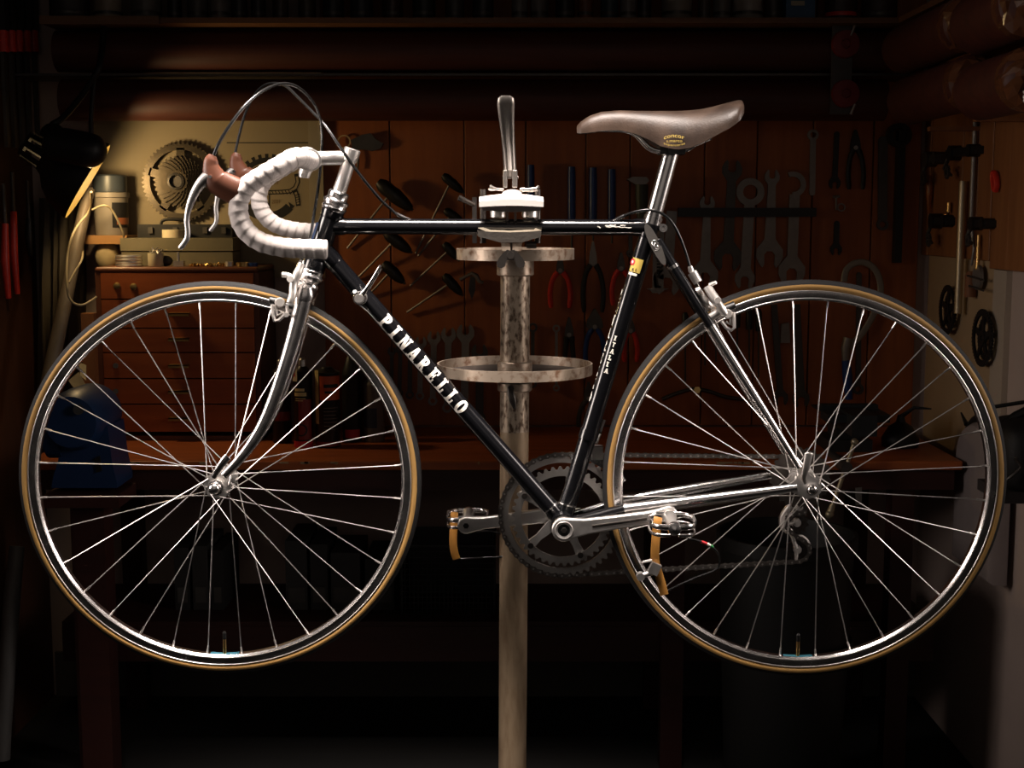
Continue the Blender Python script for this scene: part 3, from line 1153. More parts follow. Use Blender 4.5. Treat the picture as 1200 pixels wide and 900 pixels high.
for k in range(7):
    a = R_(80 - 170 * k / 6)
    path.append(Vector((lowp.x + .020 * math.cos(a), .054, lowp.z + .020 * math.sin(a))))
path.append(path[0].copy())
L = [0]
for i in range(1, len(path)):
    L.append(L[-1] + (path[i] - path[i - 1]).length)
nl = int(L[-1] / .0127)
nl -= nl % 2
b = MB()
j = 0
cps = []
for i in range(nl + 1):
    s = L[-1] * i / nl
    while j < len(L) - 2 and L[j + 1] < s:
        j += 1
    cps.append(path[j].lerp(path[j + 1], (s - L[j]) / max(1e-9, L[j + 1] - L[j])))
for i in range(nl):
    p, q = cps[i], cps[i + 1]
    d = (q - p).normalized()
    t = d.cross(YV).normalized()
    yo = .0032 if i % 2 else .0022
    for sy in (-1, 1):
        o = YV * (sy * yo)
        e = d * .0040
        out = [p - e + t * .0018, p + t * .0042, p.lerp(q, .5) + t * .0026, q + t * .0042, q + e + t * .0018, q + e - t * .0018, q - t * .0042, p.lerp(q, .5) - t * .0026, p - t * .0042, p - e - t * .0018]
        b.prism([v + o for v in out], YV * (.0009 * sy))
    b.mi = 1
    b.cyl(p - YV * .0042, p + YV * .0042, .0017, None, 8)
    b.mi = 0
chn = b.build('chain', [mat('oily_chain_steel', (.20, .18, .165), .36, .9, var=.3, scale=80), SATIN], bike, smooth=False, kind='stuff')

# freewheel
b = MB()
for k in range(6):
    b.gear(HR + YV * (.030 + .0052 * k), YV, (1, 0, 0), .052 - .0052 * k, 26 - 2 * k, .004, .018, .0020)
b.build('freewheel', STEELD, bike, smooth=False)

# rear derailleur on the far side
yd = .066
b = MB()
b.tube(cr([Q(944, 577, yd), Q(937, 586, yd), Q(926, 597, yd + .008), Q(920, 607, yd + .012), Q(921, 616, yd + .010), Q(925, 621, yd + .004)], 4), [.0085] * 4 + [.0105] * 8 + [.0110] * 6 + [.0090] * 3, 14, flat=.7, ref=(0, 1, 0))
b.cyl(Q(941, 582, yd - .010), Q(941, 582, yd + .012), .0085, None, 18)
b.cyl(Q(922, 613, yd - .006), Q(922, 613, yd + .014), .0105, None, 18)
b.box(Q(938.5, 597, yd - .006), .016, .006, .010, Matrix.Rotation(R_(40), 3, 'Y'))
der = b.build('rear_derailleur', DERAL, bike)
b = MB()
up_, lo_ = Q(933.5, 612, .058), Q(934, 643.5, .058)
arc = [Q(926, 620, .055), Q(932, 628, .055), Q(940, 628.5, .055), Q(947, 635, .055), Q(949, 644, .055), Q(945, 653, .055), Q(937, 658.5, .055), Q(932, 657, .055)]
b.tube(cr(arc, 4), .0026, 8)
b.tube([Q(922, 615, .055), Q(929, 630, .055), Q(933.5, 643.5, .055), Q(933, 656, .055)], [.0036, .0034, .0042, .0026], 10)
b.tube([Q(923, 614, .055), Q(933.5, 612, .055)], [.0036, .0034], 10)
b.build('cage', DERAL, der)
for p in (up_, lo_):
    b = MB()
    b.gear(p, YV, (1, 0, 0), .0210, 11, .0040, .0100, .0060)
    b.mi = 1
    b.cyl(p + YV * -.006, p + YV * .006, .0070, None, 16)
    b.cyl(p + YV * -.008, p + YV * -.006, .0038, None, 12)
    b.build('jockey_wheel', [STEELD, DERAL], der, ang=25)

# front derailleur
b = MB()
fc = BB.lerp(st1, .30)
dd = (st1 - BB).normalized()
b.mi = 1
b.tube([fc - dd * .008, fc + dd * .008], [.0160, .0160], 24)
b.mi = 0
b.cyl(Q(698, 519, .010), Q(703, 507, .004), .0040, None, 10)
b.cyl(Q(703.5, 506, .004), Q(708, 492, .004), .0024, .0032, 10)
b.box(Q(700, 530, .022), .018, .020, .022)
fd = b.build('front_derailleur', [SATIN, BLACKP], bike)
b = MB()
for yy in (.038, .053):
    pl = [Q(668, 533, yy), Q(690, 527, yy), Q(712, 538, yy), Q(730, 556, yy), Q(733.5, 563, yy), Q(728, 567, yy), Q(712, 552, yy), Q(690, 540, yy), Q(670, 541, yy)]
    b.prism(pl, (0, .0012, 0))
b.cyl(Q(729, 562, .038), Q(729, 562, .054), .0022, None, 8)
b.build('cage', CHROME, fd)

steer(3.0)
# ---------------------------------------------------------------- brake calipers
def caliper(P, off, flip):
    """side-pull caliper drawn as pixel paths on planes of the bike; P maps (px, py, off)"""
    pass
# front
b = MB()
b.tube(cr([QS(354, 309, -.034), QS(349, 320, -.038), QS(344, 333, -.040), QS(343, 345, -.044), QS(339.5, 355, -.046)], 4), [.0062, .0060, .0062, .0068, .0072, .0070, .0068, .0066, .0066, .0066, .0066, .0064, .0062, .006, .006, .006, .005], 12)
b.tube(cr([QS(331, 322, -.020), QS(338, 323, -.022), QS(344, 328, -.024), QS(346, 340, .000), QS(343, 352, .040)], 4), .0048, 10)
b.cyl(QS(340, 327, -.05), QS(346, 330, .01), .0055, None, 12)
fb = b.build('brake_caliper', DERAL, bike)
b = MB()
b.tube([QS(354, 305, -.030), QS(352.5, 311, -.031), QS(349, 319, -.034)], [.0040, .0062, .0045], 12)
b.build('barrel_adjuster', CHROME, fb)
b = MB()
b.tube([QS(316, 351, -.020), QS(327, 353.5, -.020)], [.0075, .0075], 10, flat=.8)
b.tube([QS(335, 357, -.020), QS(344, 359, -.020)], [.0065, .0065], 10, flat=.8)
b.build('brake_pad', BLACKPL, fb)
b = MB()
b.cyl(QS(328, 354.5, -.026), QS(328, 354.5, -.042), .0085, .0065, 16)
b.tube([QS(319, 357, -.034), QS(319.5, 367, -.034), QS(322, 376, -.034), QS(327, 375, -.034), QS(337, 366, -.034), QS(336, 358, -.034)], .0030, 8)
b.tube([QS(323, 357, -.032), QS(325, 369, -.032), QS(332, 366, -.032)], .0030, 8)
b.cyl(QS(336, 368.5, -.036), QS(335.5, 369, -.046), .0040, None, 10)
b.build('pad_holder', DERAL, fb)
# rear
b = MB()
b.tube(cr([Q(829, 336, -.030), Q(834, 344, -.034), Q(840, 353, -.038), Q(845, 361, -.040), Q(850, 368, -.038)], 4), [.0072] * 8 + [.0066] * 9, 12)
b.tube(cr([Q(818, 341, -.022), Q(823, 348, -.024), Q(831, 358, -.022), Q(837, 362, .000)], 4), .0062, 10)
b.cyl(Q(832, 334, -.030), Q(839, 331, -.038), .0035, .0030, 10)
b.cyl(Q(816.5, 342, -.028), Q(821, 339.5, -.028), .0065, .0055, 12)
b.cyl(Q(841, 352, -.040), Q(841, 352, -.050), .0060, .0050, 12)
rb = b.build('brake_caliper', DERAL, bike)
b = MB()
b.tube([Q(808.5, 312, -.004), Q(810, 317, -.004), Q(812, 320, -.005)], [.0040, .0050, .0035], 12)
b.tube([Q(811, 319, -.006), Q(818, 331, -.008)], [.0082, .0078], 14)
b.build('barrel_adjuster', ALU, rb)
b = MB()
b.tube([Q(851, 361, -.020), Q(861, 357, -.020)], [.0075, .0075], 10, flat=.8)
b.build('brake_pad', BLACKPL, rb)
b = MB()
b.cyl(Q(853, 368, -.028), Q(853, 368, -.044), .0080, .0060, 16)
b.tube([Q(845, 376, -.034), Q(851, 384, -.034), Q(857, 387, -.034), Q(860.5, 384, -.034), Q(860, 366, -.034)], .0028, 8)
b.tube([Q(851, 377, -.032), Q(856, 381, -.032), Q(856.5, 366, -.032)], .0024, 8)
b.tube([Q(833, 372, -.030), Q(843, 365, -.034), Q(851, 362, -.034)], [.0065, .007, .006], 12)
b.build('pad_holder', DERAL, rb)

# ---------------------------------------------------------------- lettering
def rect(x0, y0, x1, y1): return [(x0, y0), (x1, y0), (x1, y1), (x0, y1)]
def arcs(cx, cy, ro, ri, a0, a1, n):
    out = []
    for i in range(n):
        a, c = R_(a0 + (a1 - a0) * i / n), R_(a0 + (a1 - a0) * (i + 1) / n)
        out.append([(cx + ri[0] * math.cos(a), cy + ri[1] * math.sin(a)), (cx + ro[0] * math.cos(a), cy + ro[1] * math.sin(a)),
                    (cx + ro[0] * math.cos(c), cy + ro[1] * math.sin(c)), (cx + ri[0] * math.cos(c), cy + ri[1] * math.sin(c))])
    return out
SE = .15
GL = {
 'P': [rect(.10, 0, .36, 1), rect(0, 0, .48, SE), rect(0, 1 - SE, .40, 1)] + arcs(.36, .71, (.36, .29), (.12, .12), -90, 90, 8),
 'I': [rect(.12, 0, .40, 1), rect(0, 0, .52, SE), rect(0, 1 - SE, .52, 1)],
 'N': [rect(.08, 0, .24, 1), rect(.58, 0, .74, 1), [(.08, 1), (.34, 1), (.74, 0), (.50, 0)], rect(0, 0, .34, SE), rect(0, 1 - SE, .26, 1), rect(.48, 1 - SE, .84, 1)],
 'A': [[(.04, 0), (.20, 0), (.46, 1), (.30, 1)], [(.50, 0), (.78, 0), (.54, 1), (.30, 1)], rect(.2, .26, .6, .40), rect(-.04, 0, .32, SE), rect(.42, 0, .86, SE)],
 'R': [rect(.10, 0, .36, 1), rect(0, 0, .44, SE), rect(0, 1 - SE, .40, 1), [(.34, .45), (.52, .45), (.80, 0), (.54, 0)], rect(.5, 0, .84, SE)] + arcs(.36, .71, (.36, .29), (.12, .12), -90, 90, 8),
 'E': [rect(.10, 0, .36, 1), rect(0, 0, .66, SE), rect(0, 1 - SE, .66, 1), rect(.3, .43, .52, .57), rect(.54, 0, .68, .34), rect(.54, .66, .68, 1), rect(.44, .34, .54, .66)],
 'L': [rect(.10, 0, .36, 1), rect(0, 0, .64, SE), rect(0, 1 - SE, .46, 1), rect(.52, 0, .66, .38)],
 'O': arcs(.40, .5, (.40, .52), (.13, .32), 0, 360, 20),
 'T': [rect(.22, 0, .44, 1), rect(0, .82, .66, 1)],
}
def glyph_on_tube(name, ch, p0, axis, r, s0, theta0, size, wide, parent, m, mode='along'):
    """wrap a letter on a tube. mode along: text runs down the axis; stack: letters upright, stepping down the axis"""
    axis = axis.normalized()
    near = Vector((0, -1, 0))
    near = (near - axis * near.dot(axis)).normalized()
    side = axis.cross(near).normalized()
    bm = bmesh.new()
    for poly in GL[ch]:
        try:
            bm.faces.new([bm.verts.new((x, y, 0)) for (x, y) in poly])
        except ValueError:
            pass
    for k in range(1, 12):
        co = (0, k / 12, 0) if mode == 'along' else (k / 12 * .8, 0, 0)
        no = (0, 1, 0) if mode == 'along' else (1, 0, 0)
        g = bm.verts[:] + bm.edges[:] + bm.faces[:]
        bmesh.ops.bisect_plane(bm, geom=g, plane_co=co, plane_no=no, dist=1e-6)
    bm.verts.index_update()
    vs, fs = [], []
    for v in bm.verts:
        if mode == 'along':
            u = s0 + v.co.x * wide
            th = theta0 + (v.co.y - .5) * size / r
        else:
            u = s0 - v.co.y * wide
            th = theta0 + (v.co.x - .35) * size / r
        rad = r + .0007
        vs.append(p0 + axis * u + near * (math.cos(th) * rad) + side * (math.sin(th) * rad))
    for f in bm.faces:
        fs.append(tuple(v.index for v in f.verts))
    bm.free()
    return make(name, vs, fs, m, parent, False)
dax = (dt1 - dt0)
Ld = dax.length
def along_px(p0, p1, px, py):
    """distance down a tube of the point seen at a pixel"""
    q = Q(px, py, -.0145)
    return (q - p0).dot((p1 - p0).normalized())
sP = along_px(dt0, dt1, 452.3, 376.3)
sO = along_px(dt0, dt1, 541.3, 476.0)
wds = {'P': .72, 'I': .52, 'N': .84, 'A': .82, 'R': .84, 'E': .68, 'L': .66, 'O': .80}
# which way is "up" for the letters: towards the upper right of the down tube
_near = Vector((0, -1, 0)); _a = dax.normalized(); _near = (_near - _a * _near.dot(_a)).normalized(); _side = _a.cross(_near)
UPS = 1 if _side.z > 0 else -1
for i, chh in enumerate('PINARELLO'):
    c = sP + (sO - sP) * i / 8
    wd_ = .0205
    sz = .0265 * UPS
    glyph_on_tube('letter', chh, dt0, dax, .0145, c - wds[chh] * wd_ / 2, 0.08 * UPS, sz, wd_, down, WHITEP)
# seat tube: small word stacked on the near side, large one facing forwards seen edge on
sax = BB - st1
def along_st(px, py):
    q = Q(px, py, -.0145)
    return (q - st1).dot(sax.normalized())
s0_, s1_ = along_st(717, 395), along_st(709, 434)
_a = sax.normalized(); _n = Vector((0, -1, 0)); _n = (_n - _a * _n.dot(_a)).normalized(); _s = _a.cross(_n)
XS = 1 if _s.x > 0 else -1
for i, chh in enumerate('ITALIA'):
    c = s0_ + (s1_ - s0_) * i / 5
    glyph_on_tube('letter', chh, st1, sax, .0145, c + .0042, R_(-14) * XS, .0078 * XS, .0080, seat_t, WHITEP, 'stack')
s0_, s1_ = along_st(729, 346), along_st(693, 466)
for i, chh in enumerate('PINARELLO'):
    c = s0_ + (s1_ - s0_) * i / 8
    glyph_on_tube('letter', chh, st1, sax, .0145, c + .0085, R_(-97) * XS, .0165 * XS, .0175, seat_t, WHITEP, 'stack')
# tubing decal: gold patch with a red ring, black letters and a white foot
def patch(name, u0, u1, t0, t1, m, lift=.0006, n=8):
    vs, fs = [], []
    for i in range(n + 1):
        th = R_(t0 + (t1 - t0) * i / n) * XS
        for u in (u0, u1):
            rad = .0145 + lift
            vs.append(st1 + _a * u + _n * (math.cos(th) * rad) + _s * (math.sin(th) * rad))
    for i in range(n):
        fs.append((2 * i, 2 * i + 1, 2 * i + 3, 2 * i + 2))
    return make(name, vs, fs, m, seat_t, True)
ua, ub = along_st(745.5, 302.5), along_st(741.3, 318.5)
patch('tubing_decal', ua, ub, -62, 14, GOLDP)
patch('tubing_decal', ub + .0015, ub + .0055, -62, 0, WHITEP)
def ring_on(uc, tc, R0, R1, m, lift):
    vs, fs = [], []
    for i in range(25):
        a = 2 * math.pi * i / 24
        for R in (R0, R1):
            th = (R_(tc) + R * math.cos(a) / .0145) * XS
            rad = .0145 + lift
            vs.append(st1 + _a * (uc + R * math.sin(a)) + _n * (math.cos(th) * rad) + _s * (math.sin(th) * rad))
    for i in range(24):
        fs.append((2 * i, 2 * i + 1, 2 * i + 3, 2 * i + 2))
    return make('decal_ring', vs, fs, m, seat_t, False)
uc = ua + .0072
ring_on(uc, -56, .0026, .0054, REDP, .0010)
ring_on(uc, -56, .0002, .0025, WHITEP, .0010)
for k, chh in enumerate('AL'):
    glyph_on_tube('letter', chh, st1, sax, .0152, ub - .0022, R_(-36 + 22 * k) * XS, .0048 * XS, .0042, seat_t, BLACKPL, 'stack')
# script lettering on the top tube near the seat
def on_top(px, py, lift=.0006):
    q = Q(px, py, 0)
    zc = tt0.z + (tt1.z - tt0.z) * (q.x - tt0.x) / (tt1.x - tt0.x)
    q2 = Q(px, py, -.0120)
    dz = max(-.0126, min(.0126, q2.z - zc))
    return Vector((q2.x, -math.sqrt(max(1e-8, (.0129 + lift) ** 2 - dz * dz)), zc + dz))
b = MB()
for (x0, y0, x1, y1, w) in ((709, 264.8, 722, 264.2, .0011), (710, 266.0, 727, 265.8, .0008), (727, 264.2, 733, 264.2, .0009), (724, 266.2, 740, 267.0, .0006), (700.5, 265.2, 703.8, 267.2, .0008)):
    b.tube([on_top(x0 + (x1 - x0) * t / 4, y0 + (y1 - y0) * t / 4 + (.5 if t % 2 else -.3)) for t in range(5)], w, 6, flat=.4, ref=(0, 1, 0))
b.build('script_lettering', WHITEP, top)
# head badge
b = MB()
for k in range(5):
    pass
hb0 = (HT0 + HT1) / 2
b.box(hb0 + Vector((-.0175, 0, 0)) + AXD * .014, .003, .018, .030, Matrix.Rotation(R_(18), 3, 'Y'))
b.build('head_badge', [mat('badge_blue', (.06, .10, .22), .35, var=.2, scale=200)], head)
# ================================================================== REPAIR STAND
YP = 2.352
POLE = mat('worn_galvanised_pole', (0.52, 0.42, 0.32), 0.38, 0.70, col2=(0.105, 0.066, 0.042), scale=150, contrast=(0.46, 0.64), stretch=(1, 1, .5), bump=0.2, bscale=120, detail=8)
ENAM = mat('chipped_grey_enamel', (0.50, 0.405, 0.315), 0.40, 0.72, col2=(0.22, 0.12, 0.070), scale=75, contrast=(0.50, 0.70), bump=0.15, bscale=150, detail=8)
TRAYF = mat('dark_tray_bottom', (0.045, 0.035, 0.030), 0.6, var=0.4, scale=40)
WHITEJ = mat('bare_cast_aluminium', (0.78, 0.74, 0.70), 0.42, 0.3, var=0.05, scale=60)
JAW = mat('dull_cast_jaw', (0.060, 0.052, 0.044), 0.55, 0.5, var=0.35, scale=70, bump=0.3, bscale=200)
FELT = mat('worn_leather_lining', (0.42, 0.36, 0.27), 0.85, var=0.25, scale=80)
stand = thing('repair_stand', 'worn steel bicycle repair stand with two round tool trays', 'repair stand', at(601, 600, YP).xy.to_3d())
p0, p1 = at(604.0, 305, YP), at(600.5, 900, YP)
dd = (p1 - p0)
pf_ = p0 + dd * ((0.02 - p0.z) / dd.z)
rp = 17.0 * (YP * .9925 + .05) / FPX
def on_pole(y):
    p = at(602, y, YP)
    t = (p.z - p0.z) / (pf_.z - p0.z)
    return p0.lerp(pf_, t)
POLE2 = mat('scuffed_cream_pole', (0.37, 0.270, 0.172), 0.48, 0.35, col2=(0.22, 0.145, 0.085), scale=60, contrast=(0.45, 0.75), stretch=(1, 1, .25), bump=0.1, bscale=120, detail=8)
b = MB(); b.tube([p0, on_pole(505)], rp, 36)
b.build('pole_sleeve', POLE, stand)
b = MB(); b.tube([on_pole(504.8), on_pole(700), pf_], rp - .0004, 36)
b.build('pole', POLE2, stand)
b = MB()
b.lathe(Vector((pf_.x, pf_.y, 0)), (0, 0, 1), [(0, 0), (.21, 0), (.215, .004), (.20, .012), (.06, .022), (.034, .05), (.030, .09), (0, .09)], 40)
b.build('base', STEELD, stand)
def on_pole(y):
    p = at(602, y, YP)
    t = (p.z - p0.z) / (pf_.z - p0.z)
    return p0.lerp(pf_, t)
UPZ = Vector((0, 0, 1))
def tray(yc, R, hgt, name_label):
    c = on_pole(yc)
    b = MB()
    b.lathe(c, UPZ, [(R - .0028, -hgt / 2), (R, -hgt / 2), (R, hgt / 2), (R - .0028, hgt / 2)], 72, True)
    o = b.build('tray_rim', ENAM, stand)
    b = MB()
    b.lathe(c, UPZ, [(rp + .001, -hgt / 2), (R - .003, -hgt / 2), (R - .003, -hgt / 2 + .002), (rp + .001, -hgt / 2 + .002)], 72, True)
    b.build('tray_floor', TRAYF, o)
    return c
cu = tray(297.5, .1010, .0185, 'upper')
cl_ = tray(431.5, .1345, .0180, 'lower')
def collar(ya, yb, r):
    a, c = on_pole(ya), on_pole(yb)
    b = MB()
    b.lathe(c, UPZ, [(rp + .0003, 0), (r - .002, 0), (r, .002), (r, (a - c).length - .002), (r - .002, (a - c).length), (rp + .0003, (a - c).length)], 36, True)
    return b.build('collar', ENAM, stand)
collar(300, 323, .0318)
collar(423, 436, .0300)
o = collar(447, 458, .0300)
b = MB()                                     # hanging clamp screw under the lower tray
q = on_pole(452) + Vector((-.006, -.034, 0))
b.cyl(q + Vector((0, .012, 0)), q + Vector((0, -.010, 0)), .0050, None, 12)
b.tube([q + Vector((-.004, -.008, .004)), q + Vector((-.001, -.012, -.008)), q + Vector((.003, -.013, -.020)), q + Vector((.006, -.012, -.034))], [.003, .006, .006, .0025], 10, flat=.5, ref=(0, 1, 0))
b.build('clamp_screw', STEELD, o)

# clamp head round the top tube of the bicycle
def box_px(x0, y0, x1, y1, Y0, Y1):
    a, c = at(x0, y1, Y0), at(x1, y0, Y0)
    b = MB()
    b.span((a.x, Y0, a.z), (c.x, Y1, c.z))
    return b
YC = 2.243                                   # depth of the top tube
b = box_px(594, 282, 606, 305, YC - .004, YP)
b.build('clamp_arm', STEELD, stand, smooth=False)
# lower jaw with its lining
def arch(pts_px, Y0, Y1):
    b = MB()
    b.prism([at(x, y, Y0) for (x, y) in pts_px], (0, Y1 - Y0, 0))
    return b
b = arch([(559.5, 270), (570, 271.3), (597, 272.2), (624, 271.3), (634.5, 270), (633.5, 278), (622, 280.8), (612, 284), (586, 284), (573, 280.6), (560, 277)], YC - .046, YC + .046)
jl = b.build('jaw', JAW, stand, ang=25)
lab(jl, 'lower clamp jaw')
b = arch([(560, 267.2), (566, 266.8), (575, 269.6), (598, 270.4), (626, 269.0), (628, 267.4), (635, 270), (624, 271.6), (597, 272.3), (570, 271.5)], YC - .044, YC - .0145)
b.build('jaw_lining', FELT, jl, ang=25)
# upper jaw: bright curved plate over a dark lining, on two rollers
b = MB()
N = 16
prof = []
for i in range(N + 1):
    t = i / N
    x = 561.5 + (637 - 561.5) * t
    s = 1 - (2 * t - 1) ** 2
    prof.append((x, 230.8 - 3.8 * s, 242.5 - 1.5 * s))
yf_, yb_ = YC - .040, YC + .040
vs, fs = [], []
for (x, ya, yb) in prof:
    tp, bt = at(x, ya, yf_), at(x, yb, yf_)
    vs += [Vector((tp.x, yf_ + .012, tp.z)), Vector((tp.x, yf_, bt.z + (tp.z - bt.z) * .55)), Vector((bt.x, yf_, bt.z)), Vector((bt.x, yb_, bt.z)), Vector((tp.x, yb_ - .010, tp.z))]
for i in range(N):
    for k in range(5):
        fs.append((i * 5 + k, i * 5 + (k + 1) % 5, i * 5 + 5 + (k + 1) % 5, i * 5 + 5 + k))
fs += [tuple(range(5)), tuple(N * 5 + k for k in range(5))]
ju = make('jaw', vs, fs, WHITEJ, stand, True, 28)
lab(ju, 'bright upper clamp jaw')
b = arch([(564, 243), (600, 241.8), (635, 243), (633, 247), (600, 248.5), (567, 246.5)], YC - .036, YC + .036)
b.build('jaw_lining', STEELD, ju, smooth=False)
for (x0, x1) in ((575, 592), (612, 630)):
    a, c = at(x0, 253, YC - .020), at(x1, 253, YC - .020)
    b = MB()
    b.lathe((a + c) / 2 + Vector((0, .01, .006)), (0, 0, -1), [(0, -.012), (.012, -.012), (.0130, -.006), (.0125, .008), (.009, .010), (0, .010)], 20)
    b.build('roller', ALU, stand)
for (x, Y) in ((566, YC + .052), (630, YC + .052)):   # guide posts behind the tube
    b = MB(); b.cyl(at(x, 285, Y), at(x, 222, Y), .0052, None, 12)
    b.build('guide_post', STEELD, stand)
# yoke and wing nut in front
YN = YC - .052
for (x0, x1) in ((587, 598), (600.5, 612)):
    b = MB(); a, c = at(x0, 293, YN + .008), at(x1, 283.5, YN + .008)
    b.prism([at(x0, 283.5, YN + .008), at(x1, 283.5, YN + .008), at(x1 - (1.5 if x0 > 599 else 0), 294, YN + .008), at(x0 + (1.5 if x0 < 599 else 0), 294, YN + .008)], (0, .030, 0))
    b.build('yoke', ENAM, stand, smooth=False)
b = MB()
nc = at(598.5, 299, YN)
b.cyl(nc + Vector((0, .02, 0)), nc + Vector((0, -.006, 0)), .0075, .0060, 14)
for sg in (-1, 1):
    out = [(-1, 294), (4, 292.5), (8.5, 296), (13.5, 302), (16.8, 308), (15.5, 313), (11, 314.5), (6.5, 312), (5, 306), (2, 300)]
    b.prism([at(598.5 + sg * dx, y, YN - .004) for (dx, y) in out], (0, .0045, 0))
b.build('wing_nut', STEELD, stand, ang=25)
b = MB()
b.cyl(at(617, 287, YN + .05), at(628.5, 287, YN + .05), .0058, None, 14)
b.build('bolt', STEELD, stand)
# cam lever standing up from the clamp, with its fork and pin
b = MB()
path = [(598.3, 207, .0100, 0), (597.6, 196, .0102, 0), (596.6, 178, .0104, .004), (595, 158, .0112, .010), (593.5, 138, .0126, .018), (592.8, 122, .0136, .026), (592.8, 115, .0125, .030), (592.9, 112, .0070, .032)]
LEV = mat('worn_lever_steel', (.40, .365, .33), .36, .9, var=.18, scale=60)
vs, fs = [], []
n = 36
for (x, y, r, o) in path:
    P = at(x, y, YC - .004 - o)
    g = .0022 * min(1.0, max(0.0, (y - 118) / 30))
    for k in range(n):
        a = 2 * math.pi * k / n
        dy = math.sin(a) * r * .40
        if math.sin(a) < 0:                  # three long flutes on the face
            dy += g * (0.5 - 0.5 * math.cos(math.cos(a) * 3 * math.pi))
        vs.append(P + Vector((math.cos(a) * r * 1.02, dy, 0)))
for i in range(len(path) - 1):
    for k in range(n):
        fs.append((i * n + k, i * n + (k + 1) % n, i * n + n + (k + 1) % n, i * n + n + k))
fs += [tuple(range(n)), tuple((len(path) - 1) * n + k for k in range(n))]
lv_ = make('cam_lever', vs, fs, LEV, stand, True, 50)
for (x0, x1) in ((589.6, 594.6), (600.2, 606.4)):   # the two tines of its fork
    b = box_px(x0, 199, x1, 220, YC - .0095, YC + .004)
    o = b.build('fork_tine', LEV, lv_, smooth=False)
    bv = o.modifiers.new('b', 'BEVEL'); bv.width = .0015; bv.segments = 2
b = MB(); b.cyl(at(589, 208, YC - .003), at(607.5, 208, YC - .003), .0022, None, 10)
b.build('fork_pin', STEELD, lv_)
b = MB()
b.tube([at(573.5, 219.5, YC - .012), at(577, 221, YC - .012), at(581, 221.5, YC - .012), at(590, 222.5, YC - .012)], [.0050, .0046, .0024, .0024], 12)
b.build('cam_pin', LEV, stand)
b = MB()
b.tube([at(609, 222, YC - .012), at(613, 222.3, YC - .012), at(617, 222.6, YC - .012), at(623, 222.4, YC - .012), at(629, 221.5, YC - .012), at(631.5, 218, YC - .012)], [.0024, .0042, .0030, .0042, .0036, .0026], 12)
b.build('cam_pin', LEV, stand)
b = MB()
b.ball(at(600, 227.5, YC - .010), .0165, 20, (1.0, .9, .46))
b.build('cam_dome', WHITEJ, stand)
b = MB()                                     # short length of roller chain between the rollers
for i in range(4):
    for j in range(2):
        q = at(594.5 + 9.5 * j, 247 + 3.4 * i, YC - .026)
        b.lathe(q, (0, -1, 0), [(.0008, 0), (.0024, 0), (.0024, .004), (.0008, .004)], 10, True)
b.build('clamp_chain', STEELD, stand, kind='stuff')
# side lever and strap on the left
b = box_px(553.5, 231, 558.5, 285, YC + .02, YC + .03)
b.build('side_strap', STEELD, stand, smooth=False)
b = MB(); b.tube([at(556, 240, YC + .012), at(548, 236.5, YC + .008), at(537.5, 231.5, YC + .004)], [.0035, .0042, .0050], 10)
b.build('side_lever', STEELD, stand)
# ================================================================== BACKGROUND THINGS
STEELT = mat('grey_tool_steel', (0.27, 0.245, 0.225), 0.45, 0.55, var=0.22, scale=50)
STEELT2 = mat('dark_tool_steel', (0.095, 0.086, 0.078), 0.45, 0.55, var=0.25, scale=50)
BLUEH = mat('dark_blue_handle', (0.016, 0.055, 0.23), 0.35, var=0.2, scale=60)
REDH = mat('red_handle', (0.74, 0.040, 0.020), 0.4, var=0.2, scale=60)
BLKH = mat('black_grip', (0.012, 0.011, 0.010), 0.45, var=0.3, scale=60)
CREAM = mat('cream_board', (0.37, 0.30, 0.185), 0.7, var=0.06, scale=12)
INK = mat('black_ink', (0.012, 0.011, 0.010), 0.6, var=0.1, scale=60)
TANP = mat('tan_wood', (0.40, 0.24, 0.11), 0.6, var=0.2, scale=14, stretch=(1, 1, .2))

def plate(out, Y, th, b=None):
    b = b or MB()
    return b.prism([at(x, y, Y) for (x, y) in out], (0, th, 0))
def rot2(p, d):
    return (p[0] * d[0] - p[1] * d[1], p[0] * d[1] + p[1] * d[0])

OPEN = [(-.9, -.0), (-.75, -.62), (-.3, -.96), (.3, -.97), (.78, -.74), (1.05, -.50), (.80, -.36), (.10, -.40), (-.15, -.2), (-.15, .2), (.10, .40), (.80, .36), (1.05, .50), (.78, .74), (.3, .97), (-.3, .96), (-.75, .62)]
def head_out(c, d, r, ws, kind):
    """outline of a spanner end, from one side of the shaft to the other (px)"""
    if kind == 'open':
        pts = [(-1.05 * r, -ws)] + [(x * r, y * r) for (x, y) in OPEN[1:]] + [(-1.05 * r, ws)]
    elif kind == 'round':
        pts = [(0, -ws)] + [(ws * math.cos(R_(a)), ws * math.sin(R_(a))) for a in range(-80, 81, 20)] + [(0, ws)]
    else:
        pts = [(-.8 * r, -ws), (-.8 * r, ws)]
    return [(c[0] + q[0], c[1] + q[1]) for q in (rot2(p, d) for p in pts)]
def ring_px(b, c, ro, ri, Y, th, n=24, a0=0, a1=360):
    vs, fs = [], []
    full = (a1 - a0) >= 360
    cnt = n if full else n + 1
    for i in range(cnt):
        a = R_(a0 + (a1 - a0) * i / n)
        for (r, dy) in ((ri, 0), (ro, 0), (ro, th), (ri, th)):
            p = at(c[0] + r * math.cos(a), c[1] - r * math.sin(a), Y)
            vs.append(p + Vector((0, dy, 0)))
    for i in range(n):
        j = (i + 1) % cnt
        for k in range(4):
            fs.append((i * 4 + k, i * 4 + (k + 1) % 4, j * 4 + (k + 1) % 4, j * 4 + k))
    if not full:
        fs += [(0, 1, 2, 3), tuple((cnt - 1) * 4 + k for k in range(4))]
    b.add(vs, fs)
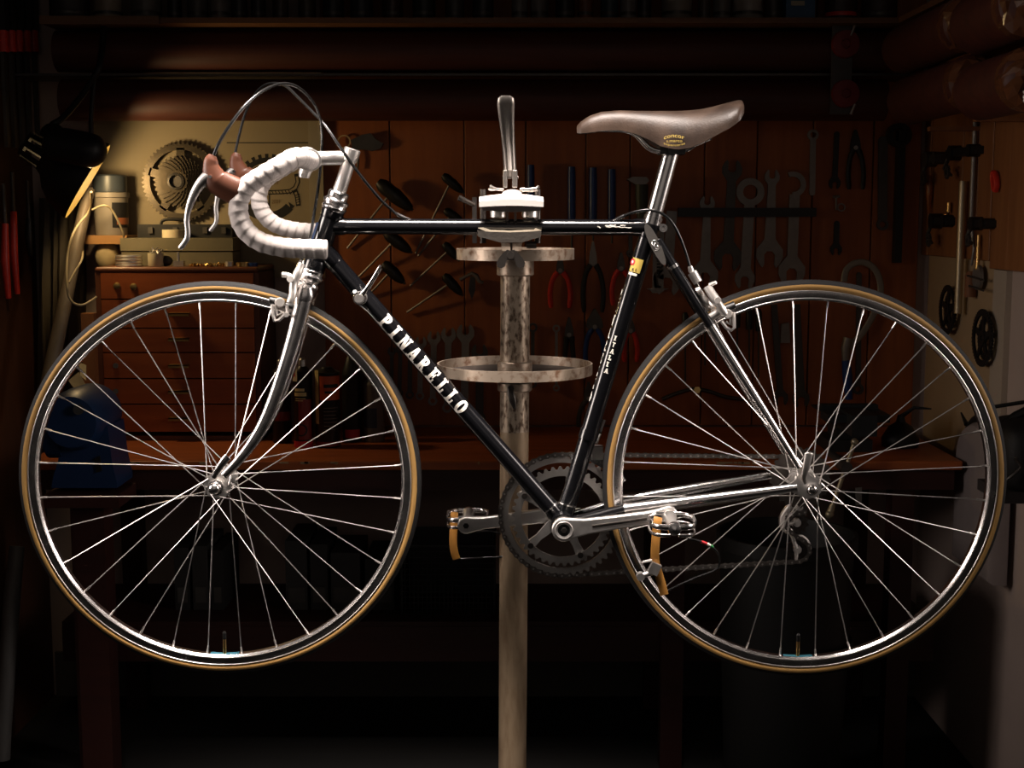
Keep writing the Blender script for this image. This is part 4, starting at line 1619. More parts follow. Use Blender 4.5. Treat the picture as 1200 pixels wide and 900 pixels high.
def wrench(label, c0, c1, ws, k0, r0, k1, r1, m=None, Y=None, th=.006, group='spanners on the tool wall', ws1=None):
    Y = Y or (YW - .008)
    dx, dy = c1[0] - c0[0], c1[1] - c0[1]
    L = math.hypot(dx, dy)
    d = (dx / L, dy / L)
    ws1 = ws1 or ws
    a = head_out(c1, d, r1, ws1, k1)
    z = head_out(c0, (-d[0], -d[1]), r0, ws, k0)
    b = MB()
    plate(a + z, Y, th, b)
    if k0 == 'ring':
        ring_px(b, c0, r0, r0 * .52, Y - .001, th + .002)
    if k1 == 'ring':
        ring_px(b, c1, r1, r1 * .52, Y - .001, th + .002)
    if k0 == 'hook':
        ring_px(b, (c0[0] - r0 * .15, c0[1]), r0, r0 * .60, Y - .001, th + .002, 18, -95, 115)
    return tag(b.build('wrench', m or STEELT, smooth=False), label, 'wrench', group)

# ---- large spanners right of the seat post
wrench('flat grey open-ended spanner half hidden behind the upper seat stay', (788, 240), (782, 328), 6.0, 'flat', 9, 'open', 17)
wrench('slim grey spanner with small top jaw, beside the rear brake cable', (829, 239), (826, 322), 4.2, 'open', 9, 'open', 16, ws1=6)
wrench('dark double open-ended spanner, tallest left of the ring spanner', (858, 200), (853, 300), 5.0, 'open', 12, 'open', 16.5, STEELT2, ws1=6)
wrench('grey spanner with one big round ring head at its top', (879.5, 225), (873, 326), 6.0, 'ring', 16.5, 'open', 12)
wrench('slim grey spanner with small two-knob top jaw, right of the ring spanner', (905, 208), (902, 297), 4.4, 'open', 9, 'open', 16, ws1=6.5)
wrench('grey hook spanner with C-shaped top, rightmost of the large spanners', (932, 216), (928, 317), 6.0, 'hook', 15, 'open', 16)
wrench('thin pale combination spanner hanging high above the rear wheel', (953, 158), (952, 226), 3.4, 'ring', 6.5, 'round', 3, STEELT)
# ---- combination set above the lower tray
S = 'open-ended spanner set above the tray'
wrench('smallest of the four upright open-ended spanners beside the down tube', (493, 402), (492, 464), 3.0, 'open', 7, 'ring', 5, group=S)
wrench('second smallest of the four upright open-ended spanners beside the down tube', (508.5, 396.5), (507, 470), 3.4, 'open', 8, 'ring', 5.5, group=S)
wrench('second largest of the four upright open-ended spanners beside the down tube', (525.5, 393), (524, 478), 3.8, 'open', 9, 'ring', 6, group=S)
wrench('largest of the four upright open-ended spanners, next to the stand tray', (545.5, 391), (544, 486), 4.4, 'open', 10.5, 'ring', 7, group=S)
wrench('dark spanner behind the lower tray, left of the stand pole', (562, 414), (562, 490), 4.6, 'open', 10, 'ring', 7, STEELT2, group=S)
wrench('small dark spanner hanging nearest the front tire, left of the set', (459, 412), (459, 456), 2.0, 'open', 5, 'ring', 4, STEELT2, group=S)
wrench('small dark spanner second from the front tire, left of the set', (469, 410), (468, 461), 2.3, 'open', 5.5, 'ring', 4.4, STEELT2, group=S)
wrench('small dark spanner third from the front tire, left of the set', (480.5, 407), (480, 463), 2.6, 'open', 6, 'ring', 4.8, STEELT2, group=S)
# ---- right of the pole
wrench('small ring spanner hanging just right of the stand pole', (624.5, 384), (624, 450), 2.2, 'ring', 5.5, 'ring', 5, STEELT2, group='small spanners by the pole')
wrench('thin bright ring spanner above the right edge of the lower tray', (652, 385), (652, 455), 1.6, 'ring', 4.4, 'ring', 4, STEELT, group='small spanners by the pole')
# ---- seen through the rear wheel
wrench('long upright spanner seen through the rear wheel, left of two', (907, 352), (915, 466), 3.6, 'flat', 6, 'open', 9, STEELT2, group='long spanners behind the rear wheel')
wrench('long upright spanner seen through the rear wheel, right of two', (933, 352), (939, 467), 4.6, 'flat', 6, 'open', 10, STEELT2, group='long spanners behind the rear wheel')
wrench('dark combination spanner with ring foot hanging below the pale C-shaped hook', (1007, 322), (1006, 456), 3.0, 'round', 3, 'ring', 6.5, STEELT2, group='long spanners behind the rear wheel')
wrench('black-topped spanner with grey lower half, hanging beside the right corner', (1035, 165), (1034.5, 263), 5.5, 'round', 5.5, 'ring', 7, STEELT2, group='spanners near the corner')
wrench('small black forked spanner hanging below the small bright clip', (981, 262), (980, 292), 3.2, 'round', 3, 'open', 7, BLKH, group='spanners near the corner')
wrench('black open spanner hanging right of the thin pale combination spanner', (981, 157), (978.5, 214), 3.0, 'round', 3, 'open', 7, BLKH, group='spanners near the corner')

# black magnet strip that holds the large spanners
b = MB(); a, c = at(795, 254, YW - .022), at(957, 243.5, YW - .022)
b.span((a.x, YW - .022, a.z), (c.x, YW - .0085, c.z))
tag(b.build('magnetic_strip', BLKH, smooth=False), 'black horizontal tool strip behind the large grey spanners', 'tool rack')
b = MB(); a, c = at(960, 257, YW - .02), at(966, 254, YW - .02)
b.cyl(at(976, 231, YW - .012), at(984, 230, YW - .012), .004, None, 10)
b.cyl(at(980, 231, YW - .012), at(980, 246, YW - .012), .003, None, 8)
ring_px(b, (986, 243), 5, 3.4, YW - .012, .004)
tag(b.build('cable_clip', STEELT, smooth=False), 'small bright metal clip between two black spanners', 'clip')

# ---- pliers
def pliers(label, cx, yt, yb, hw, hm, group, jaw=8, jm=None):
    root = thing('pliers', label, 'pliers', at(cx, (yt + yb) / 2, YW - .01), group)
    Y = YW - .014
    ym = yt + (yb - yt) * .30
    b = MB()
    plate([(cx - 1.2, yt), (cx + 1.2, yt), (cx + jaw * .5, yt + (ym - yt) * .6), (cx + jaw * .6, ym), (cx + jaw * .35, ym + 4), (cx - jaw * .35, ym + 4), (cx - jaw * .6, ym), (cx - jaw * .5, yt + (ym - yt) * .6)], Y, .010, b)
    b.build('jaw', jm or STEELT2, root, smooth=False)
    for s in (-1, 1):
        b = MB()
        pts = cr([at(cx + s * 3.0, ym + 2, Y + .004), at(cx + s * hw * .75, ym + (yb - ym) * .25, Y + .004), at(cx + s * hw, ym + (yb - ym) * .60, Y + .004), at(cx + s * hw * .88, yb, Y + .004)], 4)
        b.tube(pts, [.0075] * 3 + [.0068] * (len(pts) - 4) + [.0045], 10, flat=.7, ref=(0, 1, 0))
        b.build('handle', hm, root)
    b = MB(); b.cyl(at(cx, ym, Y), at(cx, ym, Y - .003), .006, None, 12)
    b.build('pivot', STEELT, root)
    return root
G = 'pliers on the tool wall'
pliers('red-handled pliers hanging right of the stand pole, below the upper tray', 656.5, 298, 361, 12, REDH, G)
pliers('black-handled pliers with a bright nose between two red-handled pliers', 695, 283, 366, 12, BLKH, G, 8, STEELT)
pliers('red-handled pliers half hidden by the seat tube decal', 728, 296, 358, 11, REDH, G)
pliers('dark cutters with dull blue handles beside the seat tube', 697, 362, 432, 11, BLUEH, G, 17)
pliers('red-handled pliers between seat tube and rear tire', 739, 372, 424, 8, REDH, G, 9)
pliers('black pliers hanging between the thin spanner and the corner', 1003, 152, 222, 9, BLKH, G, 10, BLKH)
pliers('dark slip-joint pliers left of the blue-handled cutters', 667, 372, 440, 5, BLKH, G, 9)
pliers('dark pliers hanging low behind the lower right of the seat tube', 690, 448, 512, 12, STEELT2, G, 10)

# ---- screwdrivers with blue handles
def screwdriver(label, cx, yt, ym, yb, w, hm=BLUEH):
    root = thing('screwdriver', label, 'screwdriver', at(cx, (yt + yb) / 2, YW - .012), 'blue screwdrivers behind the top tube')
    Y = YW - .016
    b = MB()
    b.tube(cr([at(cx, yt, Y), at(cx, yt + 4, Y), at(cx, (yt + ym) / 2, Y), at(cx, ym - 6, Y), at(cx, ym, Y)], 3), [w * .45] + [w] * 3 + [w * 1.08] * 6 + [w] * 2 + [w * .6], 12)
    b.build('handle', hm, root)
    b = MB(); b.cyl(at(cx, ym, Y), at(cx, yb, Y), .0035, .003, 10)
    b.build('shaft', STEELT2, root)
screwdriver('blue-handled screwdriver directly behind the clamp lever', 622, 193, 262, 300, .0095)
screwdriver('leftmost blue screwdriver of the three right of the clamp', 670, 195, 262, 297, .0098)
screwdriver('middle blue screwdriver of the three right of the clamp', 695, 196, 262, 282, .0098)
screwdriver('rightmost blue screwdriver of the three right of the clamp', 717, 198, 262, 285, .0098)

# ---- T-handled hex keys, leaning: black grip across a thin rod
def tkey(label, h0, h1, tip, r=.0105):
    r *= 1.3
    root = thing('hex_key', label, 'hex key', at((h0[0] + h1[0]) / 2, (h0[1] + h1[1]) / 2, YW - .03), 'T-handled keys on the tool wall')
    Y = YW - .032
    a, c = at(*h0, Y), at(*h1, Y)
    b = MB()
    N = 8
    pts = [a.lerp(c, i / N) for i in range(N + 1)]
    b.tube(pts, [r * .55, r * .95, r * 1.05, r, r * 1.1, r * 1.0, r * .9, r * .72, r * .4], 12, flat=.8, ref=(0, 1, 0))
    b.build('handle', BLKH, root)
    b = MB(); b.cyl(a.lerp(c, .40), at(*tip, YW - .006), .0031, None, 8)
    b.build('rod', STEELT, root)
    b = MB(); b.cyl(c, c + (c - a).normalized() * .006, .0038, None, 8)
    b.build('short_tip', STEELT2, root)
tkey('largest black T-handled hex key, just above the top tube near the stem', (443, 213), (482, 245), (407, 291), .0150)
tkey('black T-handled hex key showing just below the top tube', (451, 272), (481, 295), (419, 326), .0125)
tkey('black T-handled hex key next to the shift lever', (449, 308), (473, 331), (432, 346), .0120)
tkey('black T-handled hex key, topmost of the right-hand column', (519, 205), (542, 225), (487, 297), .0095)
tkey('black T-handled hex key mostly hidden by the top tube', (521, 246), (542, 260), (490, 300), .0090)
tkey('black T-handled hex key left of the upper tray', (520, 285), (537, 304), (481, 335), .0090)
tkey('black T-handled hex key, lowest of the right-hand column', (520, 322), (541, 345), (477, 366), .0100)

# ---- chain tool, ring key, caliper and others
root = thing('chain_tool', 'small bright T-shaped chain tool hanging under the upper tray', 'chain tool', at(552, 330, YW - .02))
b = MB(); b.tube([at(539, 328, YW - .03), at(546, 324, YW - .03), at(553, 320.5, YW - .03), at(558, 323, YW - .03), at(562, 330, YW - .03), at(566.5, 331, YW - .03)], [.006, .0045, .006, .007, .006, .005], 10)
b.build('body', STEELT, root)
b = MB(); plate([(551, 324), (557, 324), (557, 340), (553, 352), (549, 340)], YW - .018, .008, b)
b.build('foot', STEELT2, root, smooth=False)
root = thing('key_ring', 'dark crank tool on a brass ring beside the handlebar stem', 'tool', at(425, 168, YW - .01))
b = MB(); ring_px(b, (403, 166), 8, 6.4, YW - .012, .003)
b.build('ring', BRASS, root, smooth=False)
b = MB(); plate([(411, 164), (424, 158), (434, 156), (440, 163), (449, 168), (446, 174), (436, 177), (425, 175), (413, 176)], YW - .018, .014, b)
b.build('body', STEELT2, root, smooth=False)
b = MB(); b.tube([at(417, 176, YW - .01), at(420, 186, YW - .01), at(419, 198, YW - .01)], .003, 8)
b.build('hook', STEELT2, root)
root = thing('caliper', 'pale steel sliding caliper hanging behind the seat stay', 'caliper', at(771, 310, YW - .01))
b = MB(); plate([(765.5, 262), (778.5, 262), (777.5, 342), (764.5, 342)], YW - .008, .005, b)
b.build('beam', STEELT, root, smooth=False)
b = MB(); plate([(758, 338.5), (767, 337.5), (776, 337.5), (784, 338.5), (776, 341), (775, 343.5), (764.5, 343.5), (763, 341)], YW - .011, .008, b)
b.build('jaw', STEELT, root, smooth=False)
b = MB()
for k in range(6):                           # worn engraved marks, no longer readable
    b.add([at(x, y, YW - .0086) for (x, y) in ((769.6, 325 - 3.6 * k), (773.4, 325 - 3.6 * k), (773.4, 322.8 - 3.6 * k), (769.6, 322.8 - 3.6 * k))], [(0, 1, 2, 3)])
b.build('engraving', INK, root, smooth=False)
root = thing('pin_vice', 'dull green-bodied tool with a flat pale cap left of the seat post', 'tool', at(751, 230, YW - .01))
b = MB(); b.tube([at(752, 216, YW - .025), at(752, 232, YW - .025), at(752, 256, YW - .025)], [.017, .017, .013], 14)
b.build('body', mat('dull_green_paint', (.045, .055, .040), .5, var=.2), root)
b = MB(); plate([(735, 210), (742, 207), (758, 207.5), (761, 212), (757, 216), (745, 216)], YW - .044, .034, b)
b.build('cap', STEELT, root, smooth=False)
b = MB(); plate([(736.5, 274), (741.5, 274), (741, 298), (736.5, 298)], YW - .01, .005, b); ring_px(b, (738.5, 297), 4.6, 2.4, YW - .011, .007)
tag(b.build('spoke_key', STEELT2, smooth=False), 'short grey key with a round eye, left of the seat tube decal', 'key')
# large pale hook and its blue grip, right of the rear tire top
root = thing('hook_tool', 'large pale C-shaped hook tool behind the top right of the rear tire', 'hook tool', at(1010, 360, YW - .02))
pts = [at(x, y, YW - .022) for (x, y) in ((989, 330), (992, 316), (1003, 308), (1016, 308.5), (1027, 318), (1032, 335), (1030, 352), (1022, 372), (1011, 390), (1000, 402), (992, 410))]
b = MB(); b.tube(cr(pts, 4), .0090, 8, flat=.5, ref=(0, 1, 0))
b.build('hook', mat('pale_grey_steel', (.30, .27, .225), .5, .2, var=.15), root)
b = MB(); b.tube([at(994, 396, YW - .022), at(991, 408, YW - .022), at(991, 424, YW - .022)], [.013, .013, .010], 10)
b.build('ferrule', STEELT, root)
b = MB(); b.tube([at(991, 422, YW - .022), at(993, 440, YW - .022), at(995, 468, YW - .022)], [.011, .014, .010], 10)
b.build('grip', BLUEH, root)
b = MB(); a, c = at(1048, 308, YW - .03), at(1062, 152, YW - .03)
b.span((a.x, YW - .03, a.z), (c.x, YW - .004, c.z)); ring_px(b, (1055, 158), 14, 8, YW - .034, .03)
tag(b.build('hand_saw', BLKH, smooth=False), 'long black tool with ring end hanging beside the corner', 'tool')
# thin drivers and bent rod seen through the left of the rear wheel
for i, (x, y0, y1, lb) in enumerate(((803, 392, 447, 'first'), (826, 388, 428, 'second'), (839, 396, 424, 'third'), (864, 384, 420, 'fourth'), (878, 386, 424, 'fifth'), (889, 388, 442, 'sixth'))):
    root = thing('screwdriver', 'thin steel driver behind the rear wheel, %s from the seat tube' % lb, 'screwdriver', at(x, (y0 + y1) / 2, YW - .012), 'thin drivers behind the rear wheel')
    b = MB(); b.cyl(at(x, y0, YW - .012), at(x, y1, YW - .012), .0026, None, 8)
    b.build('shaft', STEELT2, root)
    b = MB(); b.tube([at(x, y0 - 26, YW - .014), at(x, y0 - 22, YW - .014), at(x, y0, YW - .014)], [.005, .009, .008], 10)
    b.build('handle', BLKH, root)
root = thing('bent_rod', 'bent grey rod with a brass nut, low behind the seat stays', 'rod', at(820, 460, YW - .02))
b = MB(); b.tube(cr([at(776, 468, YW - .02), at(790, 462, YW - .02), at(806, 457, YW - .02), at(817, 456, YW - .02), at(832, 459, YW - .02), at(850, 465, YW - .02), at(872, 468, YW - .02)], 4), .0055, 10)
b.build('rod', STEELT2, root)
b = MB(); b.cyl(at(817, 457, YW - .036), at(817, 457, YW - .012), .010, None, 6)
b.build('nut', BRASS, root, smooth=False)
b = MB(); plate([(916, 380), (925, 378), (926, 402), (915, 402)], YW - .016, .012, b)
tag(b.build('label_tag', STEELT, smooth=False), 'small pale tag hanging between the two long spanners', 'tag')

# ------------------------------------------------------------------ cream sign board with club logo
YS = 3.738
sign = thing('sign_board', 'cream board with a printed chainring and handlebar logo', 'sign', at(245, 215, YS))
b = MB(); a, c = at(113, 300, YS), at(377.5, 128, YS)
b.span((a.x, YS, a.z - .06), (c.x, YS + .030, c.z + .02))
b.build('panel', CREAM, sign, smooth=False)
b = MB(); a, c = at(363.5, 296, YS - .006), at(377.5, 128, YS - .006)
b.span((a.x, YS - .006, a.z - .04), (c.x, YS, c.z + .02))
b.build('edge_strip', mat('pale_edge_strip', (.43, .365, .25), .7, var=.06), sign, smooth=False)
YI = YS - .0008
def ink(b, quads):
    for q in quads:
        b.add([at(x, y, YI) for (x, y) in q], [tuple(range(len(q)))])
def stroke(b, pts, w):
    for (p, q) in zip(pts[:-1], pts[1:]):
        dx, dy = q[0] - p[0], q[1] - p[1]
        L = math.hypot(dx, dy) or 1
        nx, ny = -dy / L * w / 2, dx / L * w / 2
        ex, ey = dx / L * w * .25, dy / L * w * .25
        ink(b, [[(p[0] + nx - ex, p[1] + ny - ey), (q[0] + nx + ex, q[1] + ny + ey), (q[0] - nx + ex, q[1] - ny + ey), (p[0] - nx - ex, p[1] - ny - ey)]])
b = MB()
stroke(b, [(266, 167.3), (363, 167.3)], 1.2)
LC = (314, 221)
def sector(b, r0, r1, a0, a1, n):
    for i in range(n):
        a, c = R_(a0 + (a1 - a0) * i / n), R_(a0 + (a1 - a0) * (i + 1) / n)
        f = lambda r, t: (LC[0] + r * math.cos(t), LC[1] - r * math.sin(t))
        ink(b, [[f(r0, a), f(r1, a), f(r1, c), f(r0, c)]])
sector(b, 30.5, 36.5, 62, 205, 40)
for k in range(12):
    a = 68 + 13.4 * k * .9
    sector(b, 36, 40.8, a - 3.0, a + 3.0, 2)
sector(b, 28.3, 29.2, 62, 205, 40)
sector(b, 27.5, 38.0, -98, -40, 16)
sector(b, 27.5, 38.0, -140, -100, 12)
ink(b, [[(341, 246), (338, 236.5), (344.5, 241), (346.5, 240)]])
hbp = [(290, 226), (302, 224.5), (316, 225.5), (330, 225), (340, 224), (346, 220), (349, 213), (347.5, 205)]
stroke(b, hbp, 5.2)
stroke(b, [(346, 224), (348, 230), (349.5, 240)], 5.4)
stroke(b, [(315.5, 228), (315.5, 246)], 1.4)
stroke(b, [(312, 236), (315, 240), (312, 244)], 1.4)
b.build('logo', INK, sign, smooth=False)
YI = YS - .0014
b = MB()
stroke(b, hbp[:-1] + [(348, 207.5)], 2.8)
stroke(b, [(346.5, 226), (348, 230), (349.2, 238.5)], 2.8)
b.build('logo_fill', CREAM, sign, smooth=False)
b = MB()
YI = YS - .0018
for i in range(7):
    x = 318 + 4 * i
    stroke(b, [(x, 223), (x + 2.5, 227.5)], .9)
for i in range(4):
    stroke(b, [(345.6 + .5 * i, 229 + 2.8 * i), (351 + .3 * i, 227.5 + 2.8 * i)], .9)
b.build('logo_hatching', INK, sign, smooth=False)
YI = YS - .0010
def print_text(body, x, y, h, m, Y, parent, squeeze=.85):
    tv, tf = text2d(body)
    return make('lettering', [at(x + v.x * h * squeeze, y - v.y * h, Y) for v in tv], tf, m, parent, False)
BROWNI = mat('brown_ink', (.20, .12, .05), .6, var=.1)
print_text('EST', 318, 216, 5.2, BROWNI, YS - .001, sign)
print_text('2001', 318.5, 238.5, 4.8, BROWNI, YS - .001, sign, .80)

# chainring and sprocket cluster fixed on the cream board
ck = thing('chainring_ornament', 'large chainring with a sprocket cluster mounted on the cream board', 'chainring', at(212, 213, YS - .02))
sc_ = (YS * .9925 + .1) / FPX
GREASE = mat('oily_sprocket_steel', (0.075, 0.060, 0.040), 0.36, 0.7, var=0.4, scale=40)
cc = at(212.5, 213, YS - .022)
RR = 44.5 * sc_
b = MB(); b.gear(cc, (0, 1, 0), (1, 0, 0), RR, 53, RR * .055, RR * .80, .004)
for k in range(5):
    a = R_(90 + 72 * k)
    d = Vector((math.cos(a), 0, math.sin(a))); t = Vector((-math.sin(a), 0, math.cos(a)))
    b.prism([cc + d * RR * .2 + t * RR * .12 - Vector((0, .002, 0)), cc + d * RR * .85 + t * RR * .10 - Vector((0, .002, 0)), cc + d * RR * .85 - t * RR * .10 - Vector((0, .002, 0)), cc + d * RR * .2 - t * RR * .12 - Vector((0, .002, 0))], (0, .004, 0))
b.build('chainring', GREASE, ck, smooth=False)
c2 = at(210, 213, YS - .03)
for k in range(8):
    r = (29 - 2.2 * k) * sc_
    b = MB(); b.gear(c2 + Vector((0, -.0050 * k, 0)), (0, 1, 0), (1, 0, 0), r, 32 - 2 * k, r * .09, r * .40 if k < 7 else 7 * sc_, .0026)
    b.build('sprocket', GREASE, ck, smooth=False)
b = MB(); b.lathe(c2, (0, -1, 0), [(9.5 * sc_, 0), (9.5 * sc_, .040), (7 * sc_, .042), (6.5 * sc_, .030), (0, .030)], 24)
b.build('hub', STEELT2, ck)

# ------------------------------------------------------------------ drawer chest on the bench
YCF = 3.50
chest = thing('drawer_chest', 'red-brown wooden chest of small drawers standing on the bench', 'drawer chest', Vector((at(210, 510, YCF).x, 3.6, ZB)))
CHESTW = wood('chest_wood', (0.33, 0.085, 0.022), (0.22, 0.050, 0.014), 'x', 0.4)
CHESTD = wood('chest_edge_wood', (0.15, 0.050, 0.022), (0.10, 0.034, 0.016), 'x', 0.4)
xl, xr = at(114.5, 420, YCF).x, at(305, 420, YCF).x
zt_ = at(200, 313, YCF).z
b = MB()
b.span((xl, YCF + .004, ZB + .0005), (xl + .013, 3.735, zt_ - .014)); b.span((xr - .013, YCF + .004, ZB + .0005), (xr, 3.735, zt_ - .014))
b.span((xl, 3.725, ZB + .0005), (xr, 3.735, zt_ - .014)); b.span((xl, YCF + .010, ZB + .0005), (xr, 3.735, ZB + .012))
b.build('body', CHESTD, chest, smooth=False)
b = MB(); b.span((xl, YCF, zt_ - .014), (xr, 3.736, zt_))
o = b.build('top_board', CHESTD, chest, smooth=False)
bv = o.modifiers.new('b', 'BEVEL'); bv.width = .006; bv.segments = 3
rows = [(320, 350), (351.5, 384), (385.5, 412.5), (414, 443), (444.5, 473), (474.5, 506)]
KN = mat('old_brass', (.42, .28, .10), .4, .8, var=.3, scale=90)
for i, (y0, y1) in enumerate(rows):
    za, zc = at(200, y1, YCF).z, at(200, y0, YCF).z
    b = MB(); b.span((xl + .014, YCF + .002, za), (xr - .014, YCF + .016, zc))
    b.span((xl + .020, YCF + .016, za + .004), (xr - .020, YCF + .20, zc - .012))
    dr = b.build('drawer', CHESTW, chest, smooth=False)
    if i == 0:
        for (x, y) in ((137, 335), (156.5, 336)):
            b = MB(); c = at(x, y, YCF + .002); b.lathe(c, (0, -1, 0), [(.009, 0), (.009, .002), (.004, .004), (.0065, .012), (.0, .014)], 14)
            b.build('knob', KN, dr)
    else:
        yy = (368.5, 398, 429, 459.5, 491)[i - 1]
        a, c = at(199, yy + 1.5, YCF), at(222.5, yy - 2.2, YCF)
        b = MB(); b.span((a.x, YCF - .016, a.z), (c.x, YCF - .010, c.z)); b.span((a.x, YCF - .016, c.z - .003), (c.x, YCF + .002, c.z))
        b.build('pull', KN, dr, smooth=False)
        if i in (3, 4):
            b = MB(); b.cyl(at(135.5, (y0 + y1) / 2, YCF + .002), at(135.5, (y0 + y1) / 2, YCF - .002), .007, None, 12)
            b.build('lock', STEELT2, dr)
# things on the chest
GREYBOX = mat('olive_grey_tin', (0.20, 0.175, 0.11), 0.45, 0.3, var=0.12, scale=20)
bx = thing('tin_box', 'long olive-grey tin box on top of the drawer chest', 'box', Vector((at(207, 312, 3.60).x, 3.64, zt_)))
a, c = at(143, 313, 3.60), at(272, 279, 3.60)
zmid = at(143, 294.5, 3.60).z
b = MB(); b.span((a.x, 3.600, zt_ + .0005), (c.x, 3.700, zmid - .0012)); b.build('body', GREYBOX, bx, smooth=False)
b = MB(); b.span((a.x - .002, 3.597, zmid + .0012), (c.x + .002, 3.702, c.z)); b.build('lid', GREYBOX, bx, smooth=False)
ztb = c.z
b = MB(); b.lathe(Vector((at(201.5, 275, 3.63).x, 3.645, ztb + .0005)), (0, 0, 1), [(.016, 0), (.029, 0), (.029, .021), (.016, .021)], 28, True)
tag(b.build('tape_roll', mat('cream_tape', (.72, .62, .42), .6, var=.05)), 'cream roll of tape standing on the tin box', 'tape roll')
case = thing('tool_case', 'flat black tool case lying behind the roll of tape', 'tool case', Vector((at(232, 270, 3.68).x, 3.68, ztb)))
a, c = at(160, 278, 3.665), at(300, 263, 3.665)
b = MB(); b.span((a.x, 3.676, ztb + .0005), (at(271, 270, 3.665).x, 3.715, c.z)); b.build('body', BLKH, case, smooth=False)
for x in (176, 205, 240, 262):
    p = at(x, 270, 3.668); b = MB(); b.box(Vector((p.x, 3.672, p.z)), .012, .008, .016); b.build('latch', STEELT2, case, smooth=False)
p0_ = at(205, 261, 3.69); b = MB(); b.tube(cr([Vector((at(188, 262, 3.69).x, 3.695, c.z)), Vector((at(192, 259, 3.69).x, 3.695, c.z + .012)), Vector((at(214, 259, 3.69).x, 3.695, c.z + .012)), Vector((at(218, 262, 3.69).x, 3.695, c.z))], 4), .004, 8)
b.build('handle', BLKH, case)
# stack of steel rings, left on the chest top
p = at(150, 311, 3.535)
for k in range(4):
    b = MB(); r = .034 - (.001 if k % 2 else 0)
    b.lathe(Vector((p.x, 3.545, zt_ + .0006 + k * .0075)), (0, 0, 1), [(.018, 0), (r, 0), (r + .001, .002), (r, .006), (.018, .006)], 32, True)
    tag(b.build('steel_ring', ALU), ['bottom ring', 'second ring from the bottom', 'third ring from the bottom', 'top ring'][k] + ' of the stack of bright steel rings on the chest', 'ring', 'stacked steel rings')
jar = thing('parts_jar', 'small pale jar full of bright screws on the chest top', 'jar', Vector((at(181, 312, 3.53).x, 3.545, zt_)))
b = MB(); jx = Vector((at(181, 312, 3.53).x, 3.545, zt_ + .0005)); b.lathe(jx, (0, 0, 1), [(0, 0), (.018, 0), (.020, .003), (.020, .034), (.018, .034), (.018, .004), (0, .004)], 24)
b.build('cup', mat('cloudy_plastic', (.50, .44, .30), .35, var=.1), jar)
random.seed(11)
b = MB()
for k in range(26):
    a = random.uniform(0, 6.28); r = random.uniform(0, .014)
    q = jx + Vector((r * math.cos(a), r * math.sin(a), .028 + random.uniform(0, .012)))
    b.cyl(q, q + Vector((random.uniform(-1, 1), random.uniform(-1, 1), random.uniform(.1, 1))).normalized() * .010, .0022, None, 6)
b.build('screws', SATIN, jar, smooth=False, kind='stuff')
b = MB()
p = at(193, 312, 3.54); b.ball(Vector((p.x, 3.555, zt_ + .014)), .014, 12, (1.3, 1, 1)); 
tag(b.build('wax_lump', BLKH), 'black lump beside the jar of screws', 'lump')
blk = thing('clamp_block', 'small steel block with an upright pin on the chest top', 'block', Vector((at(209, 313, 3.53).x, 3.54, zt_)))
p = at(209, 313, 3.53); b = MB(); b.box(Vector((p.x, 3.54, zt_ + .0075)), .026, .020, .014); b.build('base', SATIN, blk, smooth=False)
b = MB(); b.cyl(Vector((p.x - .002, 3.54, zt_ + .014)), Vector((p.x - .002, 3.54, zt_ + .038)), .0035, None, 10); b.build('pin', SATIN, blk)
b = MB()
for k in range(60):
    x = random.uniform(at(222, 312, 3.53).x, at(262, 312, 3.53).x); y = random.uniform(3.515, 3.575)
    q = Vector((x, y, zt_ + .003))
    e = Vector((random.uniform(-1, 1), random.uniform(-1, 1), random.uniform(-.1, .5))).normalized() * random.uniform(.004, .008)
    b.cyl(q, q + e, random.uniform(.002, .0045), None, 6)
o = tag(b.build('loose_screws', BRASS, smooth=False), 'scatter of loose bright screws and nuts along the chest top', 'screws'); o['kind'] = 'stuff'
for i, (x, r, h) in enumerate(((268, .011, .012), (284, .018, .010), (295, .014, .009))):
    b = MB(); p = at(x, 312, 3.53); b.lathe(Vector((p.x, 3.54, zt_ + .0006)), (0, 0, 1), [(0, 0), (r, 0), (r, h), (r * .8, h), (r * .75, h * .4), (0, h * .4)], 20)
    tag(b.build('small_dish', [SATIN, BRASS, BLUEH][i]), ['small bright steel cup right of the loose screws', 'shallow brass tin lid on the chest top', 'shallow dark blue lid at the right end of the chest top'][i], 'dish')

# ------------------------------------------------------------------ little shelf with bucket, left of the chest
b = MB(); a, c = at(97, 286, 3.62), at(152, 276, 3.62)
b.span((a.x, 3.62, a.z), (c.x - .008, 3.735, c.z))
zsh = c.z
tag(b.build('wall_shelf', wood('raw_pine', (.42, .22, .075), (.33, .165, .055), 'x'), smooth=False), 'short raw pine shelf left of the tin box', 'shelf')
bk = thing('bucket', 'white plastic bucket with dark label on the short pine shelf', 'bucket', Vector((at(129, 275, 3.66).x, 3.675, zsh)))
bc_ = Vector((at(129, 275, 3.66).x, 3.675, zsh + .0005))
WHB = mat('white_bucket', (.24, .21, .17), .5, var=.06)
b = MB(); b.lathe(bc_, (0, 0, 1), [(0, 0), (.041, 0), (.046, .098), (.050, .100), (.050, .112), (.046, .113), (0, .113)], 32); b.build('pail', WHB, bk)
b = MB(); b.lathe(bc_, (0, 0, 1), [(.0435, .020), (.0462, .086)], 24, False, R_(200), R_(340)); b.build('paper_label', INK, bk)
b = MB(); b.lathe(bc_, (0, 0, 1), [(.0442, .028), (.0455, .046)], 24, False, R_(215), R_(300)); b.build('label_band', mat('orange_band', (.40, .13, .05), .5, var=.1), bk)
b = MB(); b.lathe(bc_ + Vector((0, 0, .1135)), (0, 0, 1), [(0, 0), (.043, 0), (.044, .004), (.044, .042), (.040, .046), (0, .046)], 28)
